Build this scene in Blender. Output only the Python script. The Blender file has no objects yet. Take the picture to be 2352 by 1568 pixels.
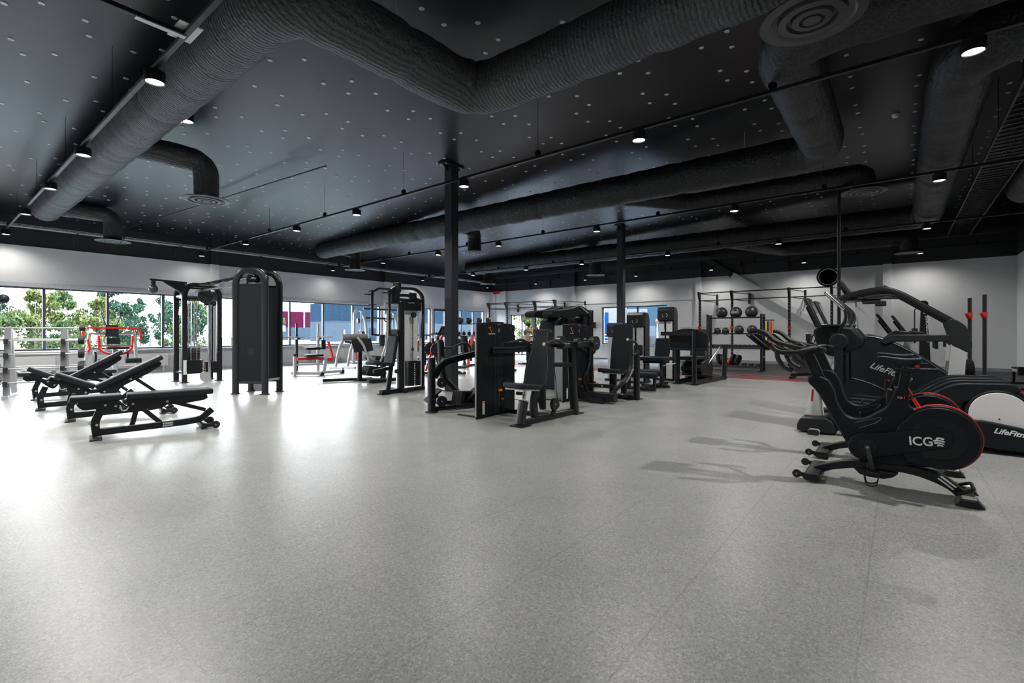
import bpy, bmesh, math, random
from mathutils import Vector as V, Matrix as M
R=math.radians; PI=math.pi
S=bpy.context.scene; COL=S.collection
random.seed(7)
# ---------------- camera, exposure, world, light -----------------
cd=bpy.data.cameras.new('camera'); cam=bpy.data.objects.new('camera',cd); COL.objects.link(cam); S.camera=cam
cd.sensor_width=36; cd.lens=36*1110/2352; cd.shift_y=-18/2352; cd.clip_start=.05; cd.clip_end=400
cam.location=(0,0,1.3); cam.rotation_euler=(R(90),0,R(38.7-90))
vs=S.view_settings; vs.view_transform='Standard'; vs.look='None'; vs.gamma=1; vs.use_curve_mapping=False; vs.exposure=0.0
wd=bpy.data.worlds.new('sky'); S.world=wd; wd.use_nodes=True
wn=wd.node_tree.nodes; wl=wd.node_tree.links
bg=wn['Background']; bg.inputs[1].default_value=27
tc=wn.new('ShaderNodeTexCoord'); sx=wn.new('ShaderNodeSeparateXYZ'); wl.new(tc.outputs['Generated'],sx.inputs[0])
rp=wn.new('ShaderNodeValToRGB'); rp.color_ramp.elements[0].color=(1,.99,.97,1); rp.color_ramp.elements[1].color=(.55,.72,1,1); rp.color_ramp.elements[1].position=.9
wl.new(sx.outputs[2],rp.inputs[0]); wl.new(rp.outputs[0],bg.inputs[0])
LAMP_W=185
def spot(loc,w,name='spot_lamp_light'):
    l=bpy.data.lights.new(name,'SPOT'); l.energy=w; l.spot_size=R(156); l.spot_blend=.75; l.shadow_soft_size=.055; l.color=(1,.97,.92)
    o=bpy.data.objects.new(name,l); COL.objects.link(o); o.location=loc; return o
# ---------------- materials -----------------
def mat(name,c,rough=.5,metal=0,var=.12,scale=30,bump=0,bscale=200,emit=0,spec=.5,alpha=None):
    m=bpy.data.materials.new(name); m.use_nodes=True; n=m.node_tree.nodes; l=m.node_tree.links; b=n['Principled BSDF']
    b.inputs['Roughness'].default_value=rough; b.inputs['Metallic'].default_value=metal; b.inputs['Specular IOR Level'].default_value=spec
    t=n.new('ShaderNodeTexCoord'); z=n.new('ShaderNodeTexNoise'); z.inputs['Scale'].default_value=scale; z.inputs['Detail'].default_value=3
    l.new(t.outputs['Object'],z.inputs['Vector'])
    r=n.new('ShaderNodeValToRGB'); e=r.color_ramp.elements
    e[0].position=.3; e[1].position=.7
    e[0].color=tuple(max(0,x*(1-var)) for x in c)+(1,); e[1].color=tuple(min(1,x*(1+var)) for x in c)+(1,)
    l.new(z.outputs['Fac'],r.inputs[0]); l.new(r.outputs[0],b.inputs['Base Color'])
    if bump:
        z2=n.new('ShaderNodeTexNoise'); z2.inputs['Scale'].default_value=bscale; l.new(t.outputs['Object'],z2.inputs['Vector'])
        bp=n.new('ShaderNodeBump'); bp.inputs['Strength'].default_value=bump; bp.inputs['Distance'].default_value=.01
        l.new(z2.outputs['Fac'],bp.inputs['Height']); l.new(bp.outputs[0],b.inputs['Normal'])
    if emit: l.new(r.outputs[0],b.inputs['Emission Color']); b.inputs['Emission Strength'].default_value=emit
    return m
BLK=mat('black_powder_coat',(.009,.0105,.013),.36,spec=.35)
BLK2=mat('satin_black_steel',(.014,.016,.019),.32,spec=.4)
PLA=mat('black_plastic',(.011,.0125,.015),.45,bump=.05,spec=.35)
PAD=mat('black_vinyl_padding',(.014,.017,.022),.5,spec=.25,bump=.12,bscale=400)
RUB=mat('black_rubber',(.012,.012,.013),.6)
SHR=mat('dark_shroud',(.009,.0115,.015),.5,spec=.22)
GRM=mat('graphite_metal',(.07,.075,.08),.35,.6)
SIL=mat('silver_paint',(.52,.53,.54),.32,.35,var=.03)
CHR=mat('chrome',(.75,.76,.78),.12,1,var=.03)
WHT=mat('white_paint',(.75,.75,.74),.5,var=.02)
RED=mat('red_paint',(.75,.02,.015),.35)
ORG=mat('orange_plastic',(.85,.25,.02),.4)
GRY=mat('grey_plastic',(.22,.23,.25),.4)
WLT=mat('white_lettering',(.85,.86,.87),.5,var=.02)
YEL=mat('yellow_lettering',(.8,.7,.05),.5,var=.05)
SCR=mat('dark_screen_glass',(.01,.012,.015),.08)
COLM=mat('dark_column_paint',(.026,.031,.038),.42,spec=.35)
# ---------------- mesh builder -----------------
def perp(t):
    a=V((0,0,1)) if abs(t.z)<.9 else V((0,1,0))
    return (a-t*a.dot(t)).normalized()
def fil(pts,f,n=5):
    """round the inner corners of a polyline"""
    pts=[V(p) for p in pts]
    if not f: return pts
    out=[pts[0]]
    for i in range(1,len(pts)-1):
        a,b,c=pts[i-1],pts[i],pts[i+1]; da=(a-b); dc=(c-b)
        k=min(f,da.length*.48,dc.length*.48); p=b+da.normalized()*k; q=b+dc.normalized()*k
        for j in range(n+1):
            u=j/n; out.append(p*(1-u)**2+b*2*u*(1-u)+q*u*u)
    out.append(pts[-1]); return out
CUR=[None]
def W(t=None):
    """while set, meshes given in room coordinates are stored in the thing's own frame"""
    CUR[0]=None if t is None else (M.Translation(t.location)@t.rotation_euler.to_matrix().to_4x4()).inverted()
class MB:
    def __init__(s): s.b=bmesh.new()
    def sweep(s,pts,sec,f=0,up=None,n=5,rad=None,mi=0):
        P=fil(pts,f,n); P=[p for i,p in enumerate(P) if i==0 or (p-P[i-1]).length>1e-5]
        T=[]
        for i in range(len(P)):
            a=P[max(i-1,0)];c=P[min(i+1,len(P)-1)]
            d1=(P[i]-a).normalized() if i else None; d2=(c-P[i]).normalized() if i<len(P)-1 else None
            T.append(((d1 or V())+(d2 or V())).normalized())
        nrm=V(up) if up is not None else perp(T[0]); rings=[]
        for i,(p,t) in enumerate(zip(P,T)):
            nrm=nrm-t*nrm.dot(t)
            if nrm.length<1e-4: nrm=perp(t)
            nrm.normalize(); sd=t.cross(nrm)
            k=rad(i/(len(P)-1)) if callable(rad) else (rad[i] if (rad and len(rad)==len(P)) else 1)
            rings.append([s.b.verts.new(p+sd*(x*k)+nrm*(y*k)) for x,y in sec])
        m=len(sec)
        fs=[]
        for i in range(len(rings)-1):
            for j in range(m):
                fs.append(s.b.faces.new((rings[i][j],rings[i][(j+1)%m],rings[i+1][(j+1)%m],rings[i+1][j])))
        fs.append(s.b.faces.new(rings[0][::-1])); fs.append(s.b.faces.new(rings[-1]))
        for q in fs: q.material_index=mi
        return s
    def tube(s,pts,r,f=0,seg=10,rad=None,mi=0,sy=1):
        return s.sweep(pts,[(r*math.cos(2*PI*j/seg),r*sy*math.sin(2*PI*j/seg)) for j in range(seg)],f,None,5,rad,mi)
    def bar(s,pts,w,h,f=0,up=None,c=.18,mi=0):
        """rectangular tube, w across, h along 'up', with chamfered corners"""
        a,b=w/2,h/2; k=min(a,b)*c
        return s.sweep(pts,[(a,-b+k),(a,b-k),(a-k,b),(-a+k,b),(-a,b-k),(-a,-b+k),(-a+k,-b),(a-k,-b)],f,up,5,None,mi)
    def bx(s,x0,x1,y0,y1,z0,z1,mi=0,m=None):
        vs=[V((x,y,z)) for x in (x0,x1) for y in (y0,y1) for z in (z0,z1)]
        if m is not None: vs=[m@v for v in vs]
        v=[s.b.verts.new(p) for p in vs]
        for q in ((0,1,3,2),(4,6,7,5),(0,4,5,1),(2,3,7,6),(0,2,6,4),(1,5,7,3)):
            s.b.faces.new([v[i] for i in q]).material_index=mi
        return s
    def cyl(s,p0,p1,r,r2=None,seg=20,mi=0):
        r2=r if r2 is None else r2; p0,p1=V(p0),V(p1); t=(p1-p0).normalized(); n=perp(t); d=t.cross(n)
        A=[s.b.verts.new(p0+(d*math.cos(2*PI*j/seg)+n*math.sin(2*PI*j/seg))*r) for j in range(seg)]
        B=[s.b.verts.new(p1+(d*math.cos(2*PI*j/seg)+n*math.sin(2*PI*j/seg))*r2) for j in range(seg)]
        for j in range(seg): s.b.faces.new((A[j],A[(j+1)%seg],B[(j+1)%seg],B[j])).material_index=mi
        s.b.faces.new(A[::-1]).material_index=mi; s.b.faces.new(B).material_index=mi
        return s
    def lathe(s,prof,c,ax=(0,0,1),seg=28,mi=0):
        ax=V(ax).normalized(); n=perp(ax); d=ax.cross(n); c=V(c); rings=[]
        for r,z in prof:
            rings.append([s.b.verts.new(c+ax*z+(d*math.cos(2*PI*j/seg)+n*math.sin(2*PI*j/seg))*max(r,1e-4)) for j in range(seg)])
        for i in range(len(rings)-1):
            for j in range(seg): s.b.faces.new((rings[i][j],rings[i][(j+1)%seg],rings[i+1][(j+1)%seg],rings[i+1][j])).material_index=mi
        if prof[0][0]>0: s.b.faces.new(rings[0][::-1]).material_index=mi
        if prof[-1][0]>0: s.b.faces.new(rings[-1]).material_index=mi
        return s
    def ball(s,c,r,sc=(1,1,1),seg=20,mi=0,rot=None):
        mm=M.Translation(V(c))@(rot.to_4x4() if rot is not None else M.Identity(4))@M.Diagonal((r*sc[0],r*sc[1],r*sc[2],1))
        k=bmesh.ops.create_uvsphere(s.b,u_segments=seg,v_segments=max(6,seg*2//3),radius=1,matrix=mm)
        for v in k['verts']:
            for q in v.link_faces: q.material_index=mi
        return s
    def prism(s,pts,y0,y1,pl='xz',mi=0,m=None):
        """polygon in a plane, extruded across it"""
        def P(a,b,y):
            p={'xz':V((a,y,b)),'xy':V((a,b,y)),'yz':V((y,a,b))}[pl]
            return m@p if m is not None else p
        A=[s.b.verts.new(P(a,b,y0)) for a,b in pts]; B=[s.b.verts.new(P(a,b,y1)) for a,b in pts]; n=len(pts)
        for j in range(n): s.b.faces.new((A[j],A[(j+1)%n],B[(j+1)%n],B[j])).material_index=mi
        s.b.faces.new(A[::-1]).material_index=mi; s.b.faces.new(B).material_index=mi
        return s
    def xf(s,m): bmesh.ops.transform(s.b,matrix=m,verts=s.b.verts); return s
    def build(s,name,m,par=None,bev=0,label=None,ang=38,sub=0,flat=False):
        if CUR[0] is not None and par is not None:
            bmesh.ops.transform(s.b,matrix=CUR[0],verts=s.b.verts)
        bmesh.ops.recalc_face_normals(s.b,faces=s.b.faces)
        me=bpy.data.meshes.new(name); s.b.to_mesh(me); s.b.free()
        if not flat:
            me.polygons.foreach_set('use_smooth',[True]*len(me.polygons)); me.set_sharp_from_angle(angle=R(ang))
        o=bpy.data.objects.new(name,me); COL.objects.link(o)
        for q in (m if isinstance(m,(list,tuple)) else [m]): me.materials.append(q)
        if par is not None: o.parent=par
        if bev:
            b=o.modifiers.new('bevel','BEVEL'); b.width=bev; b.segments=3; b.limit_method='ANGLE'; b.angle_limit=R(35)
        if sub:
            b=o.modifiers.new('sub','SUBSURF'); b.levels=sub; b.render_levels=sub
        if label: o['label']=label
        return o
def tag(o,label,cat,group=None):
    o['label']=label; o['category']=cat
    if group: o['group']=group
    return o
def struct(o): o['kind']='structure'; return o
def thing(name,label,cat,loc=(0,0,0),rz=0,group=None):
    o=bpy.data.objects.new(name,None); COL.objects.link(o); o.empty_display_size=.1
    o.location=loc; o.rotation_euler=(0,0,rz); return tag(o,label,cat,group)
def dup(root,loc,rz,label=None,group=None):
    r=root.copy(); COL.objects.link(r); r.location=loc; r.rotation_euler=(0,0,rz)
    if label: r['label']=label
    if group: r['group']=group
    for ch in list(root.children):
        c=ch.copy(); COL.objects.link(c); c.parent=r
        for g in ch.children:
            d=g.copy(); COL.objects.link(d); d.parent=c
    return r
def rrect(w,h,r,n=4,cx=0,cy=0):
    """rounded rectangle outline"""
    o=[]
    for k,(sx_,sy_) in enumerate(((1,1),(-1,1),(-1,-1),(1,-1))):
        for j in range(n+1):
            a=PI/2*k+PI/2*j/n; o.append((cx+sx_*(w/2-r)+r*math.cos(a),cy+sy_*(h/2-r)+r*math.sin(a)))
    return o
def spl(pts,n=4,closed=True):
    """smooth closed outline through points (Catmull-Rom)"""
    o=[];L=len(pts)
    rng=range(L) if closed else range(L-1)
    for i in rng:
        g=(lambda k:pts[k%L]) if closed else (lambda k:pts[min(max(k,0),L-1)])
        p0,p1,p2,p3=g(i-1),g(i),g(i+1),g(i+2)
        for j in range(n):
            t=j/n
            o.append(tuple(.5*((2*p1[k])+(-p0[k]+p2[k])*t+(2*p0[k]-5*p1[k]+4*p2[k]-p3[k])*t*t+(-p0[k]+3*p1[k]-3*p2[k]+p3[k])*t**3) for k in range(len(p1))))
    if not closed: o.append(tuple(pts[-1]))
    return o
def frame(org,xa,za):
    """matrix whose local x, z axes are xa, za at org"""
    x=V(xa).normalized(); z=V(za); z=(z-x*z.dot(x)).normalized(); y=z.cross(x)
    m=M((x,y,z)).transposed().to_4x4(); m.translation=V(org); return m
def text(name,body,size,m,mt,par=None,ext=.002,shear=0,bold=0,align='LEFT',sx_=1):
    c=bpy.data.curves.new(name,'FONT'); c.body=body; c.size=size; c.extrude=ext; c.shear=shear; c.offset=bold; c.align_x=align; c.resolution_u=3
    t=bpy.data.objects.new(name,c); COL.objects.link(t)
    bpy.context.view_layer.update()
    me=bpy.data.meshes.new_from_object(t.evaluated_get(bpy.context.evaluated_depsgraph_get()))
    bpy.data.objects.remove(t); me.name=name
    me.transform((CUR[0] if (CUR[0] is not None and par is not None) else M.Identity(4))@m@M.Diagonal((sx_,1,1,1))); o=bpy.data.objects.new(name,me); COL.objects.link(o); me.materials.clear(); me.materials.append(mt)
    if par is not None: o.parent=par
    return o
# ---------------- room -----------------
YW,XB,YR,XN=20.26,23.0,-3.05,-6.0
def ceil_z(y): return 4.78+.03*(YW-y)
def n_link(m):
    n=m.node_tree.nodes; l=m.node_tree.links; return n,l,n['Principled BSDF']
def floor_mat():
    m=bpy.data.materials.new('speckled_rubber_floor'); m.use_nodes=True; n,l,b=n_link(m)
    t=n.new('ShaderNodeTexCoord')
    def noise(s,d=2,dis=0):
        z=n.new('ShaderNodeTexNoise'); z.inputs['Scale'].default_value=s; z.inputs['Detail'].default_value=d; l.new(t.outputs['Object'],z.inputs['Vector']); return z
    def ramp(inp,a,b_,ca,cb):
        r=n.new('ShaderNodeValToRGB'); e=r.color_ramp.elements; e[0].position=a; e[1].position=b_; e[0].color=ca+(1,); e[1].color=cb+(1,); l.new(inp,r.inputs[0]); return r
    def mix(f,a,b_,mode='MIX'):
        x=n.new('ShaderNodeMix'); x.data_type='RGBA'; x.blend_type=mode
        if isinstance(f,float): x.inputs[0].default_value=f
        else: l.new(f,x.inputs[0])
        l.new(a,x.inputs[6]); l.new(b_,x.inputs[7]); return x.outputs[2]
    base=ramp(noise(1.2,4).outputs['Fac'],.35,.65,(.268,.278,.272),(.318,.328,.322))
    vo=n.new('ShaderNodeTexVoronoi'); vo.inputs['Scale'].default_value=120; l.new(t.outputs['Object'],vo.inputs['Vector'])
    sp=n.new('ShaderNodeSeparateColor'); l.new(vo.outputs['Color'],sp.inputs[0])
    chips=ramp(sp.outputs[0],.0,1.,(.12,.125,.12),(.52,.52,.5)); chips.color_ramp.interpolation='CONSTANT'
    e=chips.color_ramp.elements; e[1].position=.84; q=e.new(.22); q.color=(.3,.3,.29,1)
    c1=mix(.4,base.outputs[0],chips.outputs[0])
    # seams between the 0.72 m tiles
    sx=n.new('ShaderNodeSeparateXYZ'); l.new(t.outputs['Object'],sx.inputs[0])
    wob=noise(26,1)
    def seam(ax,off,th):
        a=n.new('ShaderNodeMath'); a.operation='MULTIPLY_ADD'; l.new(wob.outputs['Fac'],a.inputs[0]); a.inputs[1].default_value=.022; l.new(sx.outputs[ax],a.inputs[2])
        s=n.new('ShaderNodeMath'); s.operation='SUBTRACT'; l.new(a.outputs[0],s.inputs[0]); s.inputs[1].default_value=off
        p=n.new('ShaderNodeMath'); p.operation='PINGPONG'; l.new(s.outputs[0],p.inputs[0]); p.inputs[1].default_value=.36
        g=n.new('ShaderNodeMath'); g.operation='LESS_THAN'; l.new(p.outputs[0],g.inputs[0]); g.inputs[1].default_value=th; return g
    s1,s2=seam(1,2.301,.004),seam(0,.721,.0022)
    mx=n.new('ShaderNodeMath'); mx.operation='MAXIMUM'; l.new(s1.outputs[0],mx.inputs[0]); l.new(s2.outputs[0],mx.inputs[1])
    mk=n.new('ShaderNodeMath'); mk.operation='MULTIPLY'; l.new(mx.outputs[0],mk.inputs[0]); mk.inputs[1].default_value=.35
    dk=n.new('ShaderNodeRGB'); dk.outputs[0].default_value=(.12,.12,.12,1)
    c2=mix(mk.outputs[0],c1,dk.outputs[0]); l.new(c2,b.inputs['Base Color'])
    rr=n.new('ShaderNodeMapRange'); l.new(noise(2.5,4).outputs['Fac'],rr.inputs[0]); rr.inputs[3].default_value=.28; rr.inputs[4].default_value=.42; l.new(rr.outputs[0],b.inputs['Roughness'])
    bp=n.new('ShaderNodeBump'); bp.inputs['Strength'].default_value=.12; bp.inputs['Distance'].default_value=.002; l.new(vo.outputs['Distance'],bp.inputs['Height']); l.new(bp.outputs[0],b.inputs['Normal'])
    return m
def ceil_mat():
    m=bpy.data.materials.new('dark_acoustic_board'); m.use_nodes=True; n,l,b=n_link(m)
    t=n.new('ShaderNodeTexCoord'); k=n.new('ShaderNodeTexBrick'); l.new(t.outputs['Object'],k.inputs['Vector'])
    k.inputs['Color1'].default_value=(.0105,.0125,.0155,1); k.inputs['Color2'].default_value=(.014,.0165,.02,1); k.inputs['Mortar'].default_value=(.02,.02,.022,1)
    k.inputs['Scale'].default_value=1; k.inputs['Brick Width'].default_value=2.4; k.inputs['Row Height'].default_value=1.2; k.inputs['Mortar Size'].default_value=.0035; k.offset=.5
    l.new(k.outputs[0],b.inputs['Base Color']); b.inputs['Roughness'].default_value=.33; b.inputs['Specular IOR Level'].default_value=.42
    z=n.new('ShaderNodeTexNoise'); z.inputs['Scale'].default_value=150; l.new(t.outputs['Object'],z.inputs['Vector'])
    bp=n.new('ShaderNodeBump'); bp.inputs['Strength'].default_value=.15; bp.inputs['Distance'].default_value=.004; l.new(z.outputs['Fac'],bp.inputs['Height']); l.new(bp.outputs[0],b.inputs['Normal'])
    return m
MF=floor_mat(); MC=ceil_mat()
MWL=mat('white_wall_paint',(.72,.73,.745),.75,var=.015,scale=3,bump=.1,bscale=120)
MDK=mat('black_wall_paint',(.022,.025,.029),.6,var=.1,scale=3)
MRUB=mat('black_speckled_rubber',(.03,.032,.036),.6,var=.5,scale=160)
MTR=mat('light_window_trim',(.62,.63,.64),.4)
MAL=mat('aluminium_frame',(.12,.125,.13),.45,.3)
MDF=mat('dark_frame',(.05,.055,.06),.4)
b=MB().bx(XN,XB,YR,YW,-.1,0); struct(b.build('floor',MF,flat=True))
b=MB().bx(15.1,XB-.001,YR+.001,15.0,.001,.011)
o=b.build('rubber_training_floor',MRUB,flat=True); o['kind']='structure'; o.name='floor_training_zone'
for x,w in ((15.1,.13),(15.75,.07),(16.4,.07)):
    tag(MB().bx(x,x+w,YR+.01,14.99,.0115,.0145).build('floor_line',RED,flat=True),{15.1:'red line along the near edge of the black rubber training floor',15.75:'middle red line on the black rubber training floor',16.4:'innermost red line on the black rubber training floor'}[x],'floor marking','red floor lines')
# ceiling with its washers
b=MB(); q=[b.b.verts.new(p) for p in ((XN,YR,ceil_z(YR)),(XB,YR,ceil_z(YR)),(XB,YW,ceil_z(YW)),(XN,YW,ceil_z(YW)),(XN,YR,ceil_z(YR)+.2),(XB,YR,ceil_z(YR)+.2),(XB,YW,ceil_z(YW)+.2),(XN,YW,ceil_z(YW)+.2))]
for f in ((0,1,2,3),(7,6,5,4),(0,4,5,1),(1,5,6,2),(2,6,7,3),(3,7,4,0)): b.b.faces.new([q[i] for i in f])
i=0
y=YR+.4
while y<YW-.3:
    x=XN+5.5+(i%3)*.13; k=i
    while x<XB-.3:
        xx,yy=x+random.uniform(-.03,.03),y+random.uniform(-.03,.03)
        b.lathe([(.012,-.004),(.014,-.009),(.03,-.008),(.036,-.001)],(xx,yy,ceil_z(yy)),seg=10,mi=1)
        x+=.42 if k%2 else .78; k+=1
    y+=.34 if i%2 else .86; i+=1
MWS=mat('pale_washer',(.55,.58,.62),.35,.5)
struct(b.build('ceiling',[MC,MWS],ang=20))
# walls
def wall_y(name,y0,y1,xs,zs,holes,m=None):
    """wall slab in the XZ plane with rectangular openings; white below 3.9 m, black above"""
    b=MB(); X=sorted(set([xs[0],xs[1]]+[h[0] for h in holes]+[h[1] for h in holes])); Z=sorted(set([zs[0],3.9,zs[1]]+[h[2] for h in holes]+[h[3] for h in holes]))
    for i in range(len(X)-1):
        for j in range(len(Z)-1):
            cx,cz=(X[i]+X[i+1])/2,(Z[j]+Z[j+1])/2
            if any(h[0]<cx<h[1] and h[2]<cz<h[3] for h in holes): continue
            b.bx(X[i],X[i+1],y0,y1,Z[j],Z[j+1],mi=1 if cz>3.9 else 0)
    if m is not None: b.xf(m)
    bmesh.ops.remove_doubles(b.b,verts=b.b.verts,dist=1e-4)
    return struct(b.build(name,[MWL,MDK],flat=True))
WH=[(-2.4,14.8,.78,2.7),(15.25,18.15,.78,2.7),(18.3,19.35,.02,2.7),(19.5,22.6,.78,2.7)]
wall_y('wall_left',YW,YW+.3,(XN,XB+.3),(0,4.8),WH)
SW=M(((0,1,0,0),(1,0,0,0),(0,0,1,0),(0,0,0,1)))
BH=[(8.79,12.33,.75,2.7),(13.0,13.8,.02,2.45),(14.3,15.1,.4,2.45),(15.2,18.6,.02,2.45)]
wall_y('wall_back',XB,XB+.3,(YR-.3,YW+.3),(0,5.5),BH,SW)
wall_y('wall_right',YR-.3,YR,(XN,XB),(0,5.5),[])
wall_y('wall_near',XN-.3,XN,(YR-.3,YW+.3),(0,5.5),[],SW)
# upper wall panels stand a little proud of the wall
struct(MB().bx(XN,XB,YW-.05,YW,2.82,3.9).build('trim_1',MWL,flat=True))
struct(MB().bx(XN,XB,YW-.075,YW-.001,2.7,2.82).build('trim_2',MTR,bev=.006))
struct(MB().bx(XB-.04,XB-.001,7.4,YW-.06,2.9,3.9).build('trim_3',MWL,flat=True))
struct(MB().bx(XN,15.25,YW-.16,YW+.1,.74,.78).bx(15.25,18.2,YW-.16,YW+.1,.74,.78).bx(19.45,22.7,YW-.16,YW+.1,.74,.78).build('trim_4',MTR,bev=.006))
struct(MB().bx(XB-.12,XB+.1,8.7,12.42,.71,.75).build('trim_5',MTR,bev=.006))
struct(MB().bx(XB-.02,XB-.001,YR,8.7,0.011,.13).build('baseboard_back',mat('grey_skirting',(.3,.31,.33),.5)))
struct(MB().bx(XN,XB,YR+.001,YR+.02,0.011,.13).build('baseboard_right',mat('grey_skirting_2',(.3,.31,.33),.5)))
struct(MB().bx(XN,18.2,YW-.02,YW-.001,0,.1).build('baseboard_left',MTR))
# steel beam along the window wall, black
def gls():
    m=bpy.data.materials.new('window_glass'); m.use_nodes=True; n=m.node_tree.nodes; l=m.node_tree.links; n.remove(n['Principled BSDF'])
    t=n.new('ShaderNodeBsdfTransparent'); t.inputs[0].default_value=(.95,.97,.98,1); g=n.new('ShaderNodeBsdfGlossy'); g.inputs['Roughness'].default_value=.02
    f=n.new('ShaderNodeFresnel'); f.inputs[0].default_value=1.25; z=n.new('ShaderNodeTexNoise'); z.inputs['Scale'].default_value=.6
    x=n.new('ShaderNodeMixShader'); l.new(f.outputs[0],x.inputs[0]); l.new(t.outputs[0],x.inputs[1]); l.new(g.outputs[0],x.inputs[2]); l.new(x.outputs[0],n['Material Output'].inputs[0])
    return m
GLS=gls()
wi=0
def window(x0,x1,z0,z1,muls,m,fm=MAL,wd=.055):
    global wi; wi+=1
    b=MB(); y0,y1=.1,.18
    b.bx(x0,x1,y0,y1,z1-wd,z1).bx(x0,x1,y0,y1,z0,z0+wd).bx(x0,x0+wd,y0,y1,z0,z1).bx(x1-wd,x1,y0,y1,z0,z1)
    for u in muls: b.bx(u-.035,u+.035,y0-.02,y1,z0,z1)
    b.xf(m); fr=struct(b.build('window_%d'%wi,fm,bev=.004))
    g=MB().bx(x0+wd,x1-wd,.135,.145,z0+wd,z1-wd).xf(m).build('pane',GLS,fr,flat=True)
    return fr
TL=M.Translation((0,YW,0)); TBk=M.Translation((XB,0,0))@SW
window(-2.4,14.8,.78,2.7,[-.5,1.05,2.58,4.1,5.63,7.16,8.68,10.2,11.74,13.25],TL)
window(15.25,18.15,.78,2.7,[16.2,17.2],TL)
window(19.5,22.6,.78,2.7,[20.55,21.6],TL)
window(8.79,12.33,.75,2.7,[10.35],TBk,MDF,.05)
window(14.3,15.1,.4,2.45,[],TBk)
window(15.2,18.6,.02,2.45,[16.0,16.9,17.75],TBk)
def door(nm,x0,x1,z1,m):
    b=MB(); w=.13
    b.bx(x0,x0+w,.05,.15,.02,z1).bx(x1-w,x1,.05,.15,.02,z1).bx(x0,x1,.05,.15,z1-w,z1).bx(x0,x1,.05,.15,.02,.28).xf(m)
    d=struct(b.build(nm,MDF,bev=.004)); MB().bx(x0+w,x1-w,.095,.105,.28,z1-w).xf(m).build('pane',GLS,d,flat=True)
    MB().tube([(x1-.06,.04,1.0),(x1-.06,-.02,1.0),(x1-.06,-.02,1.25),(x1-.06,.04,1.25)],.012).xf(m).build('door_handle',CHR,d)
door('door_1',18.3,19.35,2.7,TL); door('door_2',13.0,13.8,2.45,TBk)
# half-height pillars bonded to the walls (part of the shell)
k=5
for x in (7.2,15.02,22.85):
    k+=1; struct(MB().bx(x-.15,x+.15,YW-.2,YW-.001,0,3.9).bx(x-.12,x+.12,YW-.2,YW-.001,3.9,4.8,mi=1).build('trim_%d'%k,[MWL,MDK],bev=.004))
for y in (14.0,7.25,.35,18.9):
    k+=1; struct(MB().bx(XB-.2,XB-.001,y-.13,y+.13,0.011,3.9).bx(XB-.2,XB-.001,y-.13,y+.13,3.9,ceil_z(y),mi=1).build('trim_%d'%k,[MWL,MDK],bev=.004))
# diagonal steel brace on the back wall
def lerp(a,b,t): return V(a)*(1-t)+V(b)*t
pa,pb=V((XB-.1,7.15,4.84)),V((XB-.1,.5,.3)); pm=lerp(pa,pb,(4.84-3.9)/(4.84-.3))
struct(MB().bar([pa,pm],.14,.26,up=(0,.55,.8),mi=1).bar([pm,pb],.14,.26,up=(0,.55,.8)).build('trim_20',[MWL,MDK]))
# dark purlin beams under the roof
for j,(x,) in enumerate(((22.3,),)):
    struct(MB().bx(x-.12,x+.12,YR,YW,4.62,4.76).build('trim_%d'%(21+j),MDK))
# columns
for j,(x,y,lb) in enumerate(((7.74,7.97,'thick dark steel column nearest the camera, beside the shoulder press station'),(15.9,7.75,'more distant dark steel column standing before the back wall window'))):
    t=thing('steel_column',lb,'column',(x,y,0),0)
    h=ceil_z(y); s=.115
    MB().bar([(0,0,.012),(0,0,h-.012)],2*s,2*s,up=(1,0,0),c=.1).build('shaft',COLM,t,ang=30)
    MB().bx(-.17,.17,-.17,.17,0,.012).build('base_plate',COLM,t)
    MB().bx(-.3,.3,-.12,.12,h-.04,h-.012).build('cap_plate',COLM,t)
    for sx_ in (-1,1):
        MB().prism([(sx_*.115,h-.2),(sx_*.115,h-.04),(sx_*.28,h-.04)],-.006,.006).build('gusset',COLM,t)
        for sy_ in (-1,1): MB().cyl((sx_*.24,sy_*.08,h-.065),(sx_*.24,sy_*.08,h-.03),.02,seg=6).build('bolt',SIL,t)
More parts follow.
